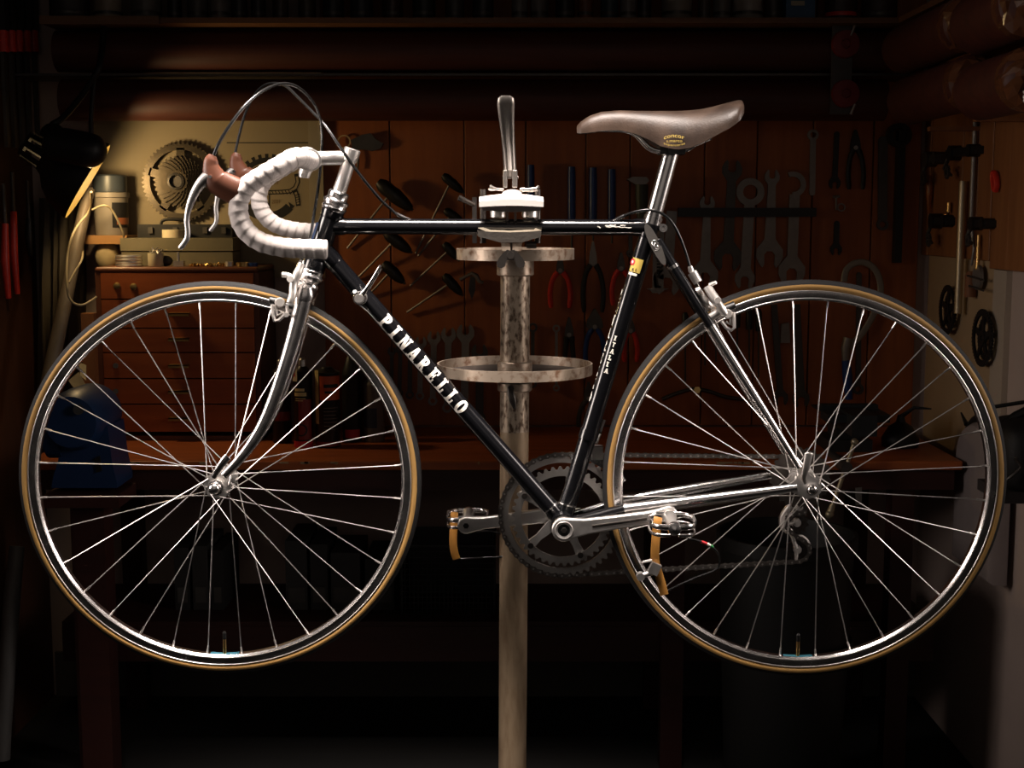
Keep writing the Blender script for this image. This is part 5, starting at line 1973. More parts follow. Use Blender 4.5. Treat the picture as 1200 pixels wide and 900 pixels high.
tag(b.build('round_tin', mat('dark_blue_tin', (.05, .06, .07), .4, var=.2)), 'dark round tin standing on the white bucket', 'tin')
b = MB(); p = at(126, 300, 3.66); b.ball(p, .034, 16, (.95, .9, 1.2))
b.cyl(p + Vector((0, 0, .036)), p + Vector((0, 0, .055)), .012, None, 12)
tag(b.build('cloth_bundle', mat('beige_cloth', (.45, .36, .20), .85, var=.15)), 'beige round cloth bundle hanging under the short shelf', 'cloth')

# ------------------------------------------------------------------ desk lamp, lit
LB = mat('black_lamp_enamel', (.006, .006, .006), .5, var=.2, scale=40)
LW = mat('yellowed_lamp_inside', (.11, .075, .016), .5, var=.03)
YLp = 3.455
lamp = thing('desk_lamp', 'black angled work lamp shining down onto the drawer chest', 'lamp', at(80, 200, YLp))
rim_a, rim_b = at(127.5, 168, YLp), at(77, 256, YLp)
rc = (rim_a + rim_b) / 2
RL = (rim_a - rim_b).length / 2
axd = Vector((rim_b.z - rim_a.z, 0, rim_a.x - rim_b.x)); axd = axd.normalized()
if axd.x < 0: axd = -axd
axd = (axd + Vector((0, .20, -.02))).normalized()        # opening: down to the right, a little towards the viewer
LS = YLp / 3.36
prof = [(.030, -.165), (.034, -.160), (.038, -.115), (.046, -.100), (.070, -.082), (.090, -.055), (.101, -.025), (RL / LS, 0)]
prof = [(r * LS, h * LS) for (r, h) in prof]
b = MB()
b.lathe(rc, axd, prof, 40, False, skip=lambda i, k: k == 1 and i % 5 in (1, 2))
n0 = len(b.v)
b.mi = 1
b.lathe(rc, axd, [(r - .003, h + .002) for (r, h) in prof[3:]], 40)
b.build('shade', [LB, LW], lamp, ang=60)
b = MB(); b.lathe(rc, axd, [(0, -.168 * LS), (.030 * LS, -.168 * LS), (.030 * LS, -.165 * LS), (0, -.165 * LS)], 30, True); b.build('rear_cap', LB, lamp)
b = MB(); bq = rc + axd * -.045; b.ball(bq, .026, 16); b.tube([bq - axd * .02, bq - axd * .07], [.016, .014], 14)
BULB = emit('lit_bulb', (1.0, .72, .34), 5.0)
b.build('bulb', BULB, lamp)
ld = bpy.data.lights.new('lamp_bulb_light', 'POINT'); ld.energy = 4.4; ld.color = (1.0, .70, .34); ld.shadow_soft_size = .034
lo = bpy.data.objects.new('lamp_bulb_light', ld); COL.objects.link(lo); lo.location = rc + axd * -.016
b = MB(); b.tube(cr([at(72, 160, YLp + .02), at(60, 148, YLp + .03), at(74, 138, YLp + .04), at(96, 112, YLp + .02), at(113, 86, YLp + .01), at(118, 70, YLp + .02), at(122, 32, YLp + .06)], 4), .008, 10); b.build('arm', LB, lamp)
b = MB(); b.tube([at(107, 165, YLp + .02), at(107, 135, YLp + .03), at(111, 88, YLp + .01)], .006, 10); b.build('arm', LB, lamp)
b = MB(); hp = cr([at(52, 166, YLp - .13), at(60, 168, YLp - .13), at(84, 172, YLp - .135), at(108, 177, YLp - .14), at(123, 181, YLp - .14)], 4); b.tube(hp, [.018, .028, .034, .038, .040, .041, .041, .042, .042, .042, .042, .042, .041, .039, .034, .027, .016], 20); b.build('housing', LB, lamp)
b = MB(); b.ball(at(62, 160, YLp + .01), .034, 14, (1.0, .8, 1.0)); b.build('joint', LB, lamp)
# cables beside the lamp
WIRE = mat('beige_flex', (.30, .25, .155), .5, var=.08)
b = MB(); b.tube(cr([at(107, 225, 3.45), at(107, 238, 3.5), at(103, 250, 3.52), at(92, 263, 3.50), at(84, 278, 3.47), at(79, 300, 3.46), at(78, 325, 3.44), at(80, 345, 3.43), at(86, 355, 3.43), at(96, 357.5, 3.44), at(106, 353, 3.46), at(113, 348, 3.48)], 5), .0030, 8)
tag(b.build('power_cord', WIRE), 'beige cord hanging in a long loop left of the chest', 'cord')
b = MB(); b.tube(cr([at(108, 246, 3.56), at(116, 242, 3.56), at(124, 241, 3.56), at(131, 246, 3.57), at(138, 258, 3.58), at(144, 272, 3.59), at(145, 278, 3.60)], 5), .0028, 8)
tag(b.build('power_cord', WIRE), 'beige cord arching in front of the white bucket', 'cord')
b = MB(); b.tube(cr([at(97, 268, 3.60), at(97, 290, 3.58), at(96, 304, 3.48), at(88, 318, 3.45), at(81, 331, 3.43)], 5), .0026, 8)
tag(b.build('power_cord', WIRE), 'short beige cord below the left end of the pine shelf', 'cord')

# ------------------------------------------------------------------ left corner
b = MB(); b.tube([at(104, 222, 3.62), at(58, 440, 3.40), at(50, 480, 3.37)], [.016, .019, .019], 14)
tag(b.build('broom_stick', wood('grey_stick_wood', (.15, .115, .08), (.10, .08, .058))), 'thick pale wooden pole leaning behind the lamp', 'pole')
b = MB(); a, c = at(100, 474, 3.49), at(111, 367, 3.49)
b.span((a.x, 3.48, ZB + .0005), (c.x, 3.505, c.z))
tag(b.build('wooden_post', wood('post_wood', (.36, .15, .05), (.27, .10, .035)), smooth=False), 'short upright wooden batten against the left side of the chest', 'batten')
pn = thing('paper_notes', 'bent yellowed paper cards behind the blue grinder', 'paper', at(90, 450, 3.44))
b = MB(); b.prism([at(80, 446, 3.45), at(92, 436, 3.45), at(101, 452, 3.44), at(89, 458, 3.44)], (0, .001, 0)); b.build('card', mat('yellowed_paper', (.60, .50, .28), .8, var=.1), pn, smooth=False)
b = MB(); b.prism([at(92, 424, 3.47), at(101, 428, 3.47), at(101, 446, 3.46), at(94, 440, 3.46)], (0, .001, 0)); b.build('card', mat('yellowed_paper', (.6, .5, .28), .8), pn, smooth=False)
b = MB(); stroke3 = [at(85, 447.5, 3.4495), at(90.5, 443, 3.4495), at(91.6, 444.6, 3.4490), at(86, 449, 3.4490)]; b.add(stroke3, [(0, 1, 2, 3)]); b.build('print', INK, pn, smooth=False)
# plastic sheet folds behind
b = MB()
vs, fs = [], []
N = 14
for i in range(N + 1):
    x = 46 + (98 - 46) * i / N
    dy = .016 * math.sin(i * 2.3) + .010 * math.sin(i * 5.1)
    for (y, w) in ((232, .3), (330, 1), (470, 1.2)):
        vs.append(at(x + (6 * math.sin(i * 1.3 + y) * w * .4), y, 3.70) + Vector((0, dy * w, 0)))
for i in range(N):
    for k in range(2):
        fs.append((i * 3 + k, i * 3 + k + 1, i * 3 + 4 + k, i * 3 + 3 + k))
o = make('dust_sheet', vs, fs, mat('dull_olive_sheet', (.13, .105, .07), .8, var=.25, scale=10), None, True, 80)
sm = o.modifiers.new('s', 'SOLIDIFY'); sm.thickness = .003
tag(o, 'dull olive dust sheet hanging in folds behind the leaning pole', 'sheet')
# red-handled bar clamps hanging on the left wall
YLW = 3.60
def atxl(px, py, d=0.0):
    r_ = ray(px, py); return CAMP + r_ * ((XL + d) / r_.x)
names = ['nearest the viewer', 'second from the viewer', 'third from the viewer', 'fourth from the viewer', 'farthest into the corner']
for i, px in enumerate((4, 13, 22, 31, 40)):
    root = thing('bar_clamp', 'dark bar clamp with red end on the left wall, ' + names[i], 'clamp', atxl(px, 100, .02), 'red-ended clamps on the left wall')
    p, q = atxl(px, 60, .030), atxl(px, 60, .030)
    zt0, zm0, zb0 = atxl(px, -6, .03).z, atxl(px, 36, .03).z, atxl(px, 172, .03).z
    zr = atxl(px, 61, .03).z
    b = MB(); b.span((p.x - .004, p.y - .010, zb0), (p.x + .004, p.y + .010, zm0)); b.build('bar', STEELT2, root, smooth=False)
    b = MB(); b.cyl(Vector((p.x, p.y, zr)), Vector((p.x, p.y, zm0)), .014, .012, 12); b.build('handle', REDH, root)
    b = MB(); b.span((p.x - .010, p.y - .013, zm0), (p.x + .012, p.y + .013, zt0)); b.build('jaw', BLKH, root, smooth=False)
for i, (px, y0, y1) in enumerate(((6, 262, 350), (16, 248, 345), (34, 256, 300))):
    root = thing('hand_tool', ['red-handled tool hanging at the left edge below the lamp', 'longer red-handled tool hanging second from the left edge', 'short dark hook hanging under the lamp vents'][i], 'tool', atxl(px, y0, .02))
    p, q = atxl(px, y0, .03), atxl(px, y1, .03)
    b = MB(); b.tube([p, p.lerp(q, .5), Vector((p.x, p.y, q.z))], [.008, .011, .007], 10); b.build('handle', [REDH, REDH, BLKH][i], root)
    b = MB(); b.cyl(p + Vector((0, 0, .10)), p, .005, None, 8); b.build('shaft', STEELT2, root)

# ------------------------------------------------------------------ blue bench grinder
GB = mat('blue_machine_paint', (.010, .032, .095), .42, var=.25, scale=15)
YG = 3.12
gr = thing('bench_grinder', 'blue bench grinder beside the left end of the workbench', 'grinder', Vector((at(95, 572, YG).x, YG, at(95, 572, YG).z)))
ztp = at(95, 572, YG).z
c = at(97, 488, YG)
b = MB()
b.lathe(c + Vector((0, .10, 0)), (0, -1, 0), [(0, 0), (.060, .002), (.068, .02), (.070, .10), (.068, .17), (.058, .19), (0, .192)], 32)
b.build('motor', GB, gr)
b = MB()
plate([(72, 515), (126, 500), (131, 540), (137, 566), (137, 572), (60, 572), (62, 560), (68, 540)], YG - .05, .13, b)
b.build('pedestal', GB, gr, smooth=False)
b = MB(); cw = at(61, 505, YG - .02)
b.lathe(cw + Vector((-.012, 0, 0)), (1, 0, 0), [(0, 0), (.050, 0), (.050, .024), (0, .024)], 30); b.build('grinding_wheel', STEELT2, gr)
b = MB(); b.lathe(cw + Vector((-.004, 0, 0)), (1, 0, 0), [(.052, 0), (.062, 0), (.062, .034), (.052, .034)], 24, True); b.build('wheel_guard', GB, gr)
b = MB(); b.cyl(cw, c, .012, None, 14); b.build('shaft', STEELT, gr)
b = MB(); b.cyl(at(92, 480, YG - .10), at(92, 480, YG - .085), .012, None, 14); b.build('switch', BLKH, gr)
b = MB(); plate([(110, 538), (117, 534), (119, 552), (113, 554)], YG - .054, .006, b); b.build('rest_slot', BLKH, gr, smooth=False)
b = MB(); a_ = at(52, 572, YG - .07); c_ = at(140, 572, YG - .07)
b.span((a_.x, YG - .08, ztp - .03), (c_.x, YG + .065, ztp)); b.span((a_.x + .05, YG - .03, .0), (c_.x - .05, YG + .04, ztp - .03)); b.span((a_.x, YG - .07, 0), (c_.x, YG + .065, .025))
tag(b.build('grinder_stand', DARKW, smooth=False), 'dark wooden pedestal carrying the blue grinder', 'stand')

# ------------------------------------------------------------------ cans and bottles on the bench
def can(label, x0, x1, yt, yb, body, Y, bands=(), nozzle=True, shoulder=.06, cat='spray can', name='spray_can', cap=None):
    cx = (x0 + x1) / 2
    base = at(cx, yb, Y); base.z = ZB + .0005
    topz = at(cx, yt, Y).z
    r = (at(x1, yb, Y).x - at(x0, yb, Y).x) / 2
    h = topz - base.z
    root = thing(name, label, cat, base)
    b = MB(); b.lathe(base, (0, 0, 1), [(0, 0), (r * .96, 0), (r, .004), (r, h * (1 - shoulder) - .006), (r * 1.02, h * (1 - shoulder) - .004), (r * 1.02, h * (1 - shoulder)), (r * .55, h - .004), (r * .45, h), (0, h)], 32)
    b.build('body', body, root)
    for (f0, f1, a0, a1, m) in bands:
        b = MB(); b.lathe(base, (0, 0, 1), [(r + .0006, h * f0), (r + .0006, h * f1)], 18, False, R_(a0), R_(a1)); b.build('label_print', m, root)
    if nozzle:
        b = MB(); b.lathe(base + Vector((0, 0, h)), (0, 0, 1), [(0, 0), (r * .42, 0), (r * .40, .016), (r * .25, .020), (0, .020)], 20); b.build('cap', cap or SATIN, root)
    return root, base, r, h
BLKC = mat('black_can', (.012, .010, .010), .35, .2, var=.2, scale=40)
YELP = mat('pale_yellow_print', (.62, .50, .22), .5, var=.08)
ORNP = mat('orange_red_print', (.50, .075, .020), .45, var=.12, scale=60)
# angle of a lathe point about +z: front faces the viewer; frame_of(+z) fixes u
_u, _w = frame_of(Vector((0, 0, 1)))
def fa(deg):                                 # degrees right of straight-at-the-viewer -> lathe angle in degrees
    d = Vector((math.sin(R_(deg)), -math.cos(R_(deg)), 0))
    return math.degrees(math.atan2(d.dot(_w), d.dot(_u)))
def bandspan(l, r_):
    a, c = fa(l), fa(r_)
    if abs(c - a) > 180: c += 360 if c < a else -360
    return a, c
rt_, ba, r, h = can('red and black aerosol can with bright shoulder, nearest the fork', 345, 367, 429, 522, BLKC, 3.415,
    [(.0, .08, *bandspan(-85, 85), REDP), (.10, .60, *bandspan(-20, 70), mat('dark_red_print', (.20, .02, .015), .45, var=.3, scale=80)), (.82, .98, *bandspan(-80, -25), mat('cream_print', (.6, .52, .38), .5, var=.05))])
for (f0_, f1_, l_, r__) in ((.70, .735, -45, 18), (.64, .685, -48, 30), (.605, .615, -40, 25), (.58, .588, -42, 8)):
    b = MB(); b.lathe(ba, (0, 0, 1), [(r + .0007, h * f0_), (r + .0007, h * f1_)], 12, False, *[R_(t) for t in bandspan(l_, r__)]); b.build('label_print', YELP, rt_)
b = MB()
for i in range(24):
    a0_, a1_ = 2 * math.pi * i / 24, 2 * math.pi * (i + 1) / 24
    q = []
    for (rr_, a) in ((.012, a0_), (.016, a0_), (.016, a1_), (.012, a1_)):
        th = rr_ * math.cos(a) / r; q.append(ba + Vector((math.sin(th - .1) * (r + .001), -math.cos(th - .1) * (r + .001), h * .22 + rr_ * math.sin(a))))
    b.add(q, [(0, 1, 2, 3)])
b.build('ring_print', INK, rt_, smooth=False)
b = MB()
for (rr0, rr1) in ((0, .004),):
    b.add([ba + Vector((math.sin((x) / r - .9) * (r + .0013), -math.cos(x / r - .9) * (r + .0013), h * .90 + z)) for (x, z) in ((-.005, -.004), (.005, -.004), (.005, .005), (-.005, .005))], [(0, 1, 2, 3)])
b.build('red_mark', REDP, rt_, smooth=False)
rt_, ba, r, h = can('black can with orange label and pale printed strip', 370, 399, 430, 522, BLKC, 3.415,
    [(.60, .90, *bandspan(-28, 80), ORNP), (.30, .97, *bandspan(-62, -34), YELP), (.02, .08, *bandspan(-60, 70), mat('dark_red_print', (.2, .02, .015), .45)), (.05, .97, *bandspan(-88, -74), YELP)], False)
for (f0_, f1_, l_, r__) in ((.755, .80, -8, 62), (.685, .715, -4, 50)):
    b = MB(); b.lathe(ba, (0, 0, 1), [(r + .0010, h * f0_), (r + .0010, h * f1_)], 12, False, *[R_(t) for t in bandspan(l_, r__)]); b.build('label_print', INK, rt_)
for k in range(7):
    b = MB(); b.lathe(ba, (0, 0, 1), [(r + .0007, h * (.50 - .045 * k)), (r + .0007, h * (.508 - .045 * k))], 10, False, *[R_(t) for t in bandspan(-10, 62 - 6 * (k % 3))]); b.build('small_print', mat('grey_print', (.16, .14, .12), .6, var=.1), rt_)
rt_, ba, r, h = can('dark can with dull red print hidden behind the fork blade', 320, 342, 430, 521, BLKC, 3.48, [(.30, .42, *bandspan(-60, 75), mat('dark_red_print', (.2, .02, .015), .45))])
rt_, ba, r, h = can('tall black bottle between the orange can and the grey bottle', 402, 424, 418, 521, BLKH, 3.50, [(.05, .15, *bandspan(-40, 60), REDP)], True, .2, 'bottle', 'bottle')
rt_, ba, r, h = can('grey plastic bottle with dark label near the front tire', 427, 451, 440, 522, mat('grey_plastic', (.15, .125, .105), .5, var=.1), 3.50, [(.22, .52, *bandspan(-80, 20), mat('blue_black_label', (.03, .035, .06), .5, var=.2))], False, .12, 'bottle', 'bottle')
rt_, ba, r, h = can('dark round jar behind the grey bottle', 408, 436, 425, 500, mat('dark_amber', (.05, .035, .02), .3, var=.2), 3.62, [], False, .15, 'jar', 'jar')

# ------------------------------------------------------------------ long brown rolls under the top shelf
ROLL = mat('brown_wood_grain_foil', (.095, .022, .010), 0.58, col2=(.050, .012, .007), scale=2.4, stretch=(1.0, 16, 16), contrast=(.3, .75), bump=.05, bscale=5, detail=6)
YR_ = 3.58
def roll(label, y0, y1, x0, x1):
    a, c = at(600, y0 + 1.5, YR_ - .06), at(600, y1, YR_ - .06)
    rr_ = (a.z - c.z) / 2 * .99
    z = (a.z + c.z) / 2
    xa, xb = at(x0, (y0 + y1) / 2, YR_).x, at(x1, (y0 + y1) / 2, YR_).x
    root = thing('foil_roll', label, 'roll', Vector(((xa + xb) / 2, YR_, z - rr_)), 'brown rolls under the shelf')
    b = MB(); b.lathe(Vector((xa, YR_ + .03, z)), (1, 0, 0), [(rr_ - .004, 0), (rr_, 0), (rr_, xb - xa), (rr_ - .004, xb - xa)], 36, True); b.build('wrapping', ROLL, root)
    b = MB(); b.lathe(Vector((xa, YR_ + .03, z)), (1, 0, 0), [(0, -.004), (rr_ * .96, .004), (rr_ - .004, .010), (0, .010)], 30); b.build('end_cap', DARKW, root)
    b = MB(); b.lathe(Vector((xb, YR_ + .03, z)), (1, 0, 0), [(0, .001), (rr_ * .9, 0), (rr_ - .004, -.01), (0, -.01)], 30); b.build('end_cap', mat('pale_card', (.35, .29, .20), .8, var=.1), root)
    return z, rr_
roll('upper of the two long brown rolls under the top shelf', 28.5, 80.5, 63, 1040)
roll('lower of the two long brown rolls under the top shelf', 87, 139, 70, 1040)
# straps with red discs that hold the rolls
strap = thing('roll_holder', 'grey hanging strap with two red discs holding the long rolls', 'bracket', at(988, 80, YR_ - .04))
b = MB(); a, c = at(973, 134, YR_ - .035), at(1000, 28, YR_ - .035)
b.span((a.x, YR_ - .035, a.z), (c.x, YR_ - .028, c.z)); b.build('plate', mat('dull_grey_strap', (.09, .085, .08), .6, .2, var=.2), strap, smooth=False)
for y in (52, 110):
    b = MB(); b.lathe(at(990, y, YR_ - .036), (0, -1, 0), [(0, 0), (.034, 0), (.036, .004), (.034, .016), (.012, .018), (.010, .012), (0, .012)], 24); b.build('disc', mat('dull_red_plastic', (.22, .018, .016), .5, var=.2), strap)
for y in (36, 128):
    b = MB(); b.cyl(at(997, y + 6, YR_ - .05), at(1002, y - 6, YR_ - .05), .004, None, 8); b.build('hook', SATIN, strap)
b = MB(); zz = at(600, 84.2, YR_ - .06).z; b.span((-1.30, YR_ + .005, zz - .003), (XR - .02, YR_ + .16, zz + .003))
tag(b.build('roll_shelf', STEELT2, smooth=False), 'thin dark ledge between the two long brown rolls', 'shelf')
# two shorter rolls along the right wall, wrapped in clear film
FILM = mat('crumpled_film_foil', (.10, .032, .014), 0.16, col2=(.16, .065, .028), scale=18, bump=1.0, bscale=26)
for i, (px, py, Yf, rr_) in enumerate(((1146, 95, 2.93, .058), (1140, 25, 2.93, .059), (1215, 90, 2.60, .060), (1212, 2, 2.60, .062))):
    c = at(px, py, Yf)
    c.x = min(c.x, XR - rr_ - .003)
    lb = ['lower short brown roll in crumpled film above the right tool panel', 'upper short brown roll in crumpled film above the right tool panel', 'lower outer brown roll leaving the frame at the right', 'upper outer brown roll leaving the frame at the right'][i]
    root = thing('foil_roll', lb, 'roll', c - Vector((0, 0, rr_)), 'short rolls on the right wall')
    Ye = 3.42 if i < 2 else 2.90
    b = MB(); b.lathe(c, (0, 1, 0), [(rr_ * .3, -.012), (rr_ * .75, -.006), (rr_, .012), (rr_, Ye - Yf), (0, Ye - Yf)], 32)
    b.build('wrapping', ROLL, root)
    b = MB()
    random.seed(20 + i)
    vs, fs = [], []
    n = 18
    for j, (rf, hh) in enumerate(((.02, -.016), (.35, -.020), (.62, -.014), (.86, -.006), (1.02, .012), (1.03, .05))):
        for k in range(n):
            a = 2 * math.pi * k / n
            jr = random.uniform(-.07, .07) if 0 < j < 5 else 0
            vs.append(c + Vector((math.cos(a) * rr_ * (rf + jr), hh + random.uniform(-.008, .008) * (1 if j < 4 else 0), math.sin(a) * rr_ * (rf + jr))))
    for j in range(5):
        for k in range(n):
            fs.append((j * n + k, j * n + (k + 1) % n, (j + 1) * n + (k + 1) % n, (j + 1) * n + k))
    make('film_end', vs, fs, FILM, root, False)
# brackets that carry the short rolls
for (yy, px) in ((3.35, 0), (3.02, 0), (2.70, 0)):
    z = at(1146, 95, 2.93).z - .066
    b = MB(); b.span((XR - .14, yy - .012, z - .012), (XR - .001, yy + .012, z - .002))
    lbx = {3.35: 'wooden bracket under the short rolls, deepest in the corner', 3.02: 'wooden bracket under the short rolls, middle one', 2.70: 'wooden bracket under the short rolls, nearest the viewer'}[yy]
    tag(b.build('bracket', PLANKR, smooth=False), lbx, 'bracket', 'brackets under the short rolls')

# ------------------------------------------------------------------ top shelf with tins and jars
YSF = 3.50
zs1, zs0 = at(600, 20.5, YSF).z, at(600, 27, YSF).z
b = MB(); b.span((at(46, 22, YSF).x, YSF, zs0), (XR - .001, 3.745, zs1))
b.span((XR - .18, 2.35, zs0), (XR - .001, YSF, zs1))
tag(b.build('top_shelf', wood('shelf_wood', (.20, .090, .035), (.14, .060, .024), 'x'), smooth=False), 'long brown wooden shelf across the top of the back wall', 'shelf')
b = MB(); a, c = at(46, 28, YSF - .012), at(186, 18.5, YSF - .012)
b.span((a.x, YSF - .012, a.z), (c.x, YSF - .0005, c.z))
tag(b.build('shelf_edging', wood('edging_wood', (.21, .11, .05), (.16, .08, .036), 'x'), smooth=False), 'separate brown edging strip on the left end of the top shelf', 'edging')
items = [(82, 44, 'dark_paint_tin', (.045, .042, .04), 'dark grey wide tin at the left end of the top shelf', 'tin'),
 (127, 32, 'cream_tin', (.32, .26, .19), 'cream tin second from the left on the top shelf', 'tin'),
 (172, 34, 'grey_tin', (.14, .125, .11), 'grey tin above the end of the edging strip', 'tin'),
 (205, 16, 'black_bottle', (.02, .018, .016), 'narrow black bottle right of the grey tin on the top shelf', 'bottle'),
 (232, 24, 'grey_jar', (.10, .09, .08), 'dull grey jar above the near brake lever', 'jar'),
 (258, 22, 'pale_jar', (.18, .16, .14), 'paler grey jar right of the dull grey jar', 'jar'),
 (281, 18, 'ink_bottle', (.03, .028, .03), 'squat dark bottle with a small cap left of the brake cables', 'bottle'),
 (303, 17, 'dark_bottle', (.035, .03, .028), 'second squat dark bottle above the brake cables', 'bottle'),
 (329, 18, 'brown_bottle', (.06, .04, .028), 'small brown bottle above the brake cables', 'bottle'),
 (360, 20, 'olive_bottle', (.075, .06, .03), 'olive bottle with a pale cap above the handlebar', 'bottle'),
 (391, 24, 'dark_tin', (.025, .022, .022), 'dark tin above the handlebar stem', 'tin'),
 (424, 26, 'blue_grey_tin', (.025, .032, .04), 'blue-grey tin right of the dark tin above the stem', 'tin'),
 (460, 24, 'maroon_tin', (.05, .018, .014), 'dull maroon tin above the top tube', 'tin'),
 (497, 26, 'black_tin', (.018, .018, .018), 'black tin left of the middle of the top shelf', 'tin'),
 (533, 22, 'grey_box_tin', (.06, .055, .05), 'grey tin left of the clamp lever on the top shelf', 'tin'),
 (566, 24, 'dark_jar', (.03, .028, .028), 'dark jar just left above the clamp lever', 'jar'),
 (609, 18, 'silver_tin', (.16, .15, .14), 'small silver tin above the clamp lever', 'tin'),
 (632, 20, 'pale_tin', (.13, .12, .11), 'pale tin right above the clamp lever', 'tin'),
 (662, 22, 'black_jar', (.02, .018, .018), 'black jar above the saddle nose', 'jar'),
 (686, 18, 'orange_tin', (.20, .06, .025), 'dull orange tin above the saddle nose', 'tin'),
 (714, 20, 'teal_bottle', (.03, .06, .07), 'dark teal bottle above the front of the saddle', 'bottle'),
 (736, 18, 'white_tube', (.22, .20, .19), 'slim whitish tin above the saddle', 'tin'),
 (755, 16, 'dark_can', (.03, .026, .025), 'narrow dark can above the saddle', 'can'),
 (793, 34, 'cream_pot', (.24, .21, .17), 'cream pot with a dark line above the saddle', 'pot'),
 (825, 14, 'brown_pot', (.10, .07, .05), 'small brown pot right of the cream pot', 'pot'),
 (846, 20, 'grey_pot', (.17, .155, .14), 'grey pot above the rear of the saddle', 'pot'),
 (876, 34, 'white_pot', (.28, .25, .22), 'whitish round pot right of the saddle', 'pot'),
 (906, 20, 'dark_small_can', (.05, .035, .03), 'dark can left of the blue carton', 'can')]
for (px, w, nm, col, lb, cat) in items:
    p = at(px, 20, YSF + .07); p.z = zs1 + .0004
    r = w / 2 * (YSF + .07) / FPX * 1.01
    Hh = random.uniform(.10, .16)
    root = thing(cat, lb, cat, p, 'tins and jars on the top shelf')
    m = mat(nm, col, .45, .0, var=.25, scale=30)
    b = MB(); b.lathe(p, (0, 0, 1), [(0, 0), (r * .94, 0), (r, .004), (r, Hh * .82), (r * .97, Hh * .86), (r * .72, Hh * .92), (r * .70, Hh), (0, Hh)], 24); b.build('body', m, root)
    b = MB(); b.lathe(p, (0, 0, 1), [(r * 1.004, .014), (r * 1.012, .016), (r * 1.012, .020), (r * 1.004, .022)], 24, True); b.build('seam', STEELT2, root)
    b = MB(); b.lathe(p + Vector((0, 0, Hh)), (0, 0, 1), [(0, 0), (r * .76, 0), (r * .76, .016), (0, .018)], 20); b.build('lid', STEELT2, root)
cart = thing('carton', 'blue carton with a pale label standing on the top shelf', 'carton', Vector((at(938, 20, YSF + .05).x, YSF + .05, zs1)))
a, c = at(921, 19, YSF + .02), at(955, 19, YSF + .02)
b = MB(); b.span((a.x, YSF + .02, zs1 + .0004), (c.x, YSF + .09, zs1 + .11)); b.build('box', mat('blue_carton', (.030, .10, .20), .5, var=.15), cart, smooth=False)
b = MB(); a, c = at(927, 6.5, YSF + .0195), at(943, 1, YSF + .0195); b.span((a.x, YSF + .0192, a.z), (c.x, YSF + .0199, c.z)); b.build('label_print', mat('cream_print2', (.40, .36, .26), .6, var=.05), cart, smooth=False)
for (px, w, lb) in ((985, 36, 'dark wide tin at the right end of the top shelf'), (1030, 40, 'black tin in the right corner of the top shelf')):
    p = at(px, 20, YSF + .07); p.z = zs1 + .0004
    r = w / 2 * (YSF + .07) / FPX
    root = thing('tin', lb, 'tin', p, 'tins and jars on the top shelf')
    b = MB(); b.lathe(p, (0, 0, 1), [(0, 0), (r * .95, 0), (r, .004), (r, .12), (r * .9, .125), (0, .125)], 24); b.build('body', mat('dark_shelf_tin', (.05, .03, .026), .45, var=.3), root)
    b = MB(); b.lathe(p, (0, 0, 1), [(r * 1.004, .010), (r * 1.014, .012), (r * 1.014, .018), (r * 1.004, .020)], 24, True); b.build('seam', REDH if px < 1000 else STEELT2, root)
# ================================================================== RIGHT WALL
WBD = mat('white_panel', (.42, .29, .165), .7, var=.08, scale=10, bump=.1, bscale=40)
def rp_(px, py, d=0.0):
    return atx(px, py, XR - d)
a, c = rp_(1094.5, 299), rp_(1187, 316)
zb_ = rp_(1094.5, 572).z
bd = thing('wall_panel', 'tall pale board fixed on the right wall below the pine panel', 'board', Vector((XR - .006, (a.y + c.y) / 2, zb_)))
ye = rp_(1168, 400).y
b = MB(); b.span((XR - .012, ye + .001, zb_), (XR, a.y, a.z - .001)); b.build('panel', WBD, bd, smooth=False)
b = MB(); b.span((XR - .014, c.y, zb_), (XR, ye - .001, rp_(1183, 316).z - .002)); b.build('panel', mat('whiter_panel', (.44, .36, .28), .7, var=.06, scale=10), bd, smooth=False)
b = MB(); 
for k in range(2):
    pass
# chainrings hung on the board
def hung_ring(label, cx, cy, ry, d, arms, solid):
    c = rp_(cx, cy, d)
    s = 1600 / ((c - CAMP).dot(Vector((0, math.cos(PITCH), -math.sin(PITCH)))))
    Rr_ = ry / s
    root = thing('chainring', label, 'chainring', c - Vector((0, 0, Rr_)), 'chainrings on the right wall')
    b = MB(); b.gear(c, (1, 0, 0), (0, 1, 0), Rr_, 46, Rr_ * .06, Rr_ * .78, .005)
    b.build('toothed_ring', BLKH, root, smooth=False)
    b = MB()
    for k in range(arms):
        an = 2 * math.pi * k / arms + .3
        dd_ = Vector((0, math.cos(an), math.sin(an))); tt_ = Vector((0, -math.sin(an), math.cos(an)))
        b.prism([c + dd_ * Rr_ * .12 + tt_ * Rr_ * .13, c + dd_ * Rr_ * .82 + tt_ * Rr_ * .09, c + dd_ * Rr_ * .82 - tt_ * Rr_ * .09, c + dd_ * Rr_ * .12 - tt_ * Rr_ * .13], (.004, 0, 0))
    b.lathe(c + Vector((-.002, 0, 0)), (1, 0, 0), [(Rr_ * .10, 0), (Rr_ * .26, 0), (Rr_ * .26, .008), (Rr_ * .10, .008)], 20, True)
    b.build('spider', BLKH, root, smooth=False)
    if solid:
        b = MB(); b.gear(c + Vector((.008, 0, 0)), (1, 0, 0), (0, 1, 0), Rr_ * .74, 36, Rr_ * .05, Rr_ * .58, .005); b.build('inner_ring', BLKH, root, smooth=False)
    b = MB(); b.cyl(c, c + Vector((d, 0, 0)), .004, None, 8); b.build('nail', STEELT2, root)
hung_ring('dark chainring on the pale board, behind the steel tube', 1110, 363, 29, .030, 5, True)
hung_ring('lower dark double chainring nearer the wall edge on the pale board', 1151, 396, 34, .030, 5, True)
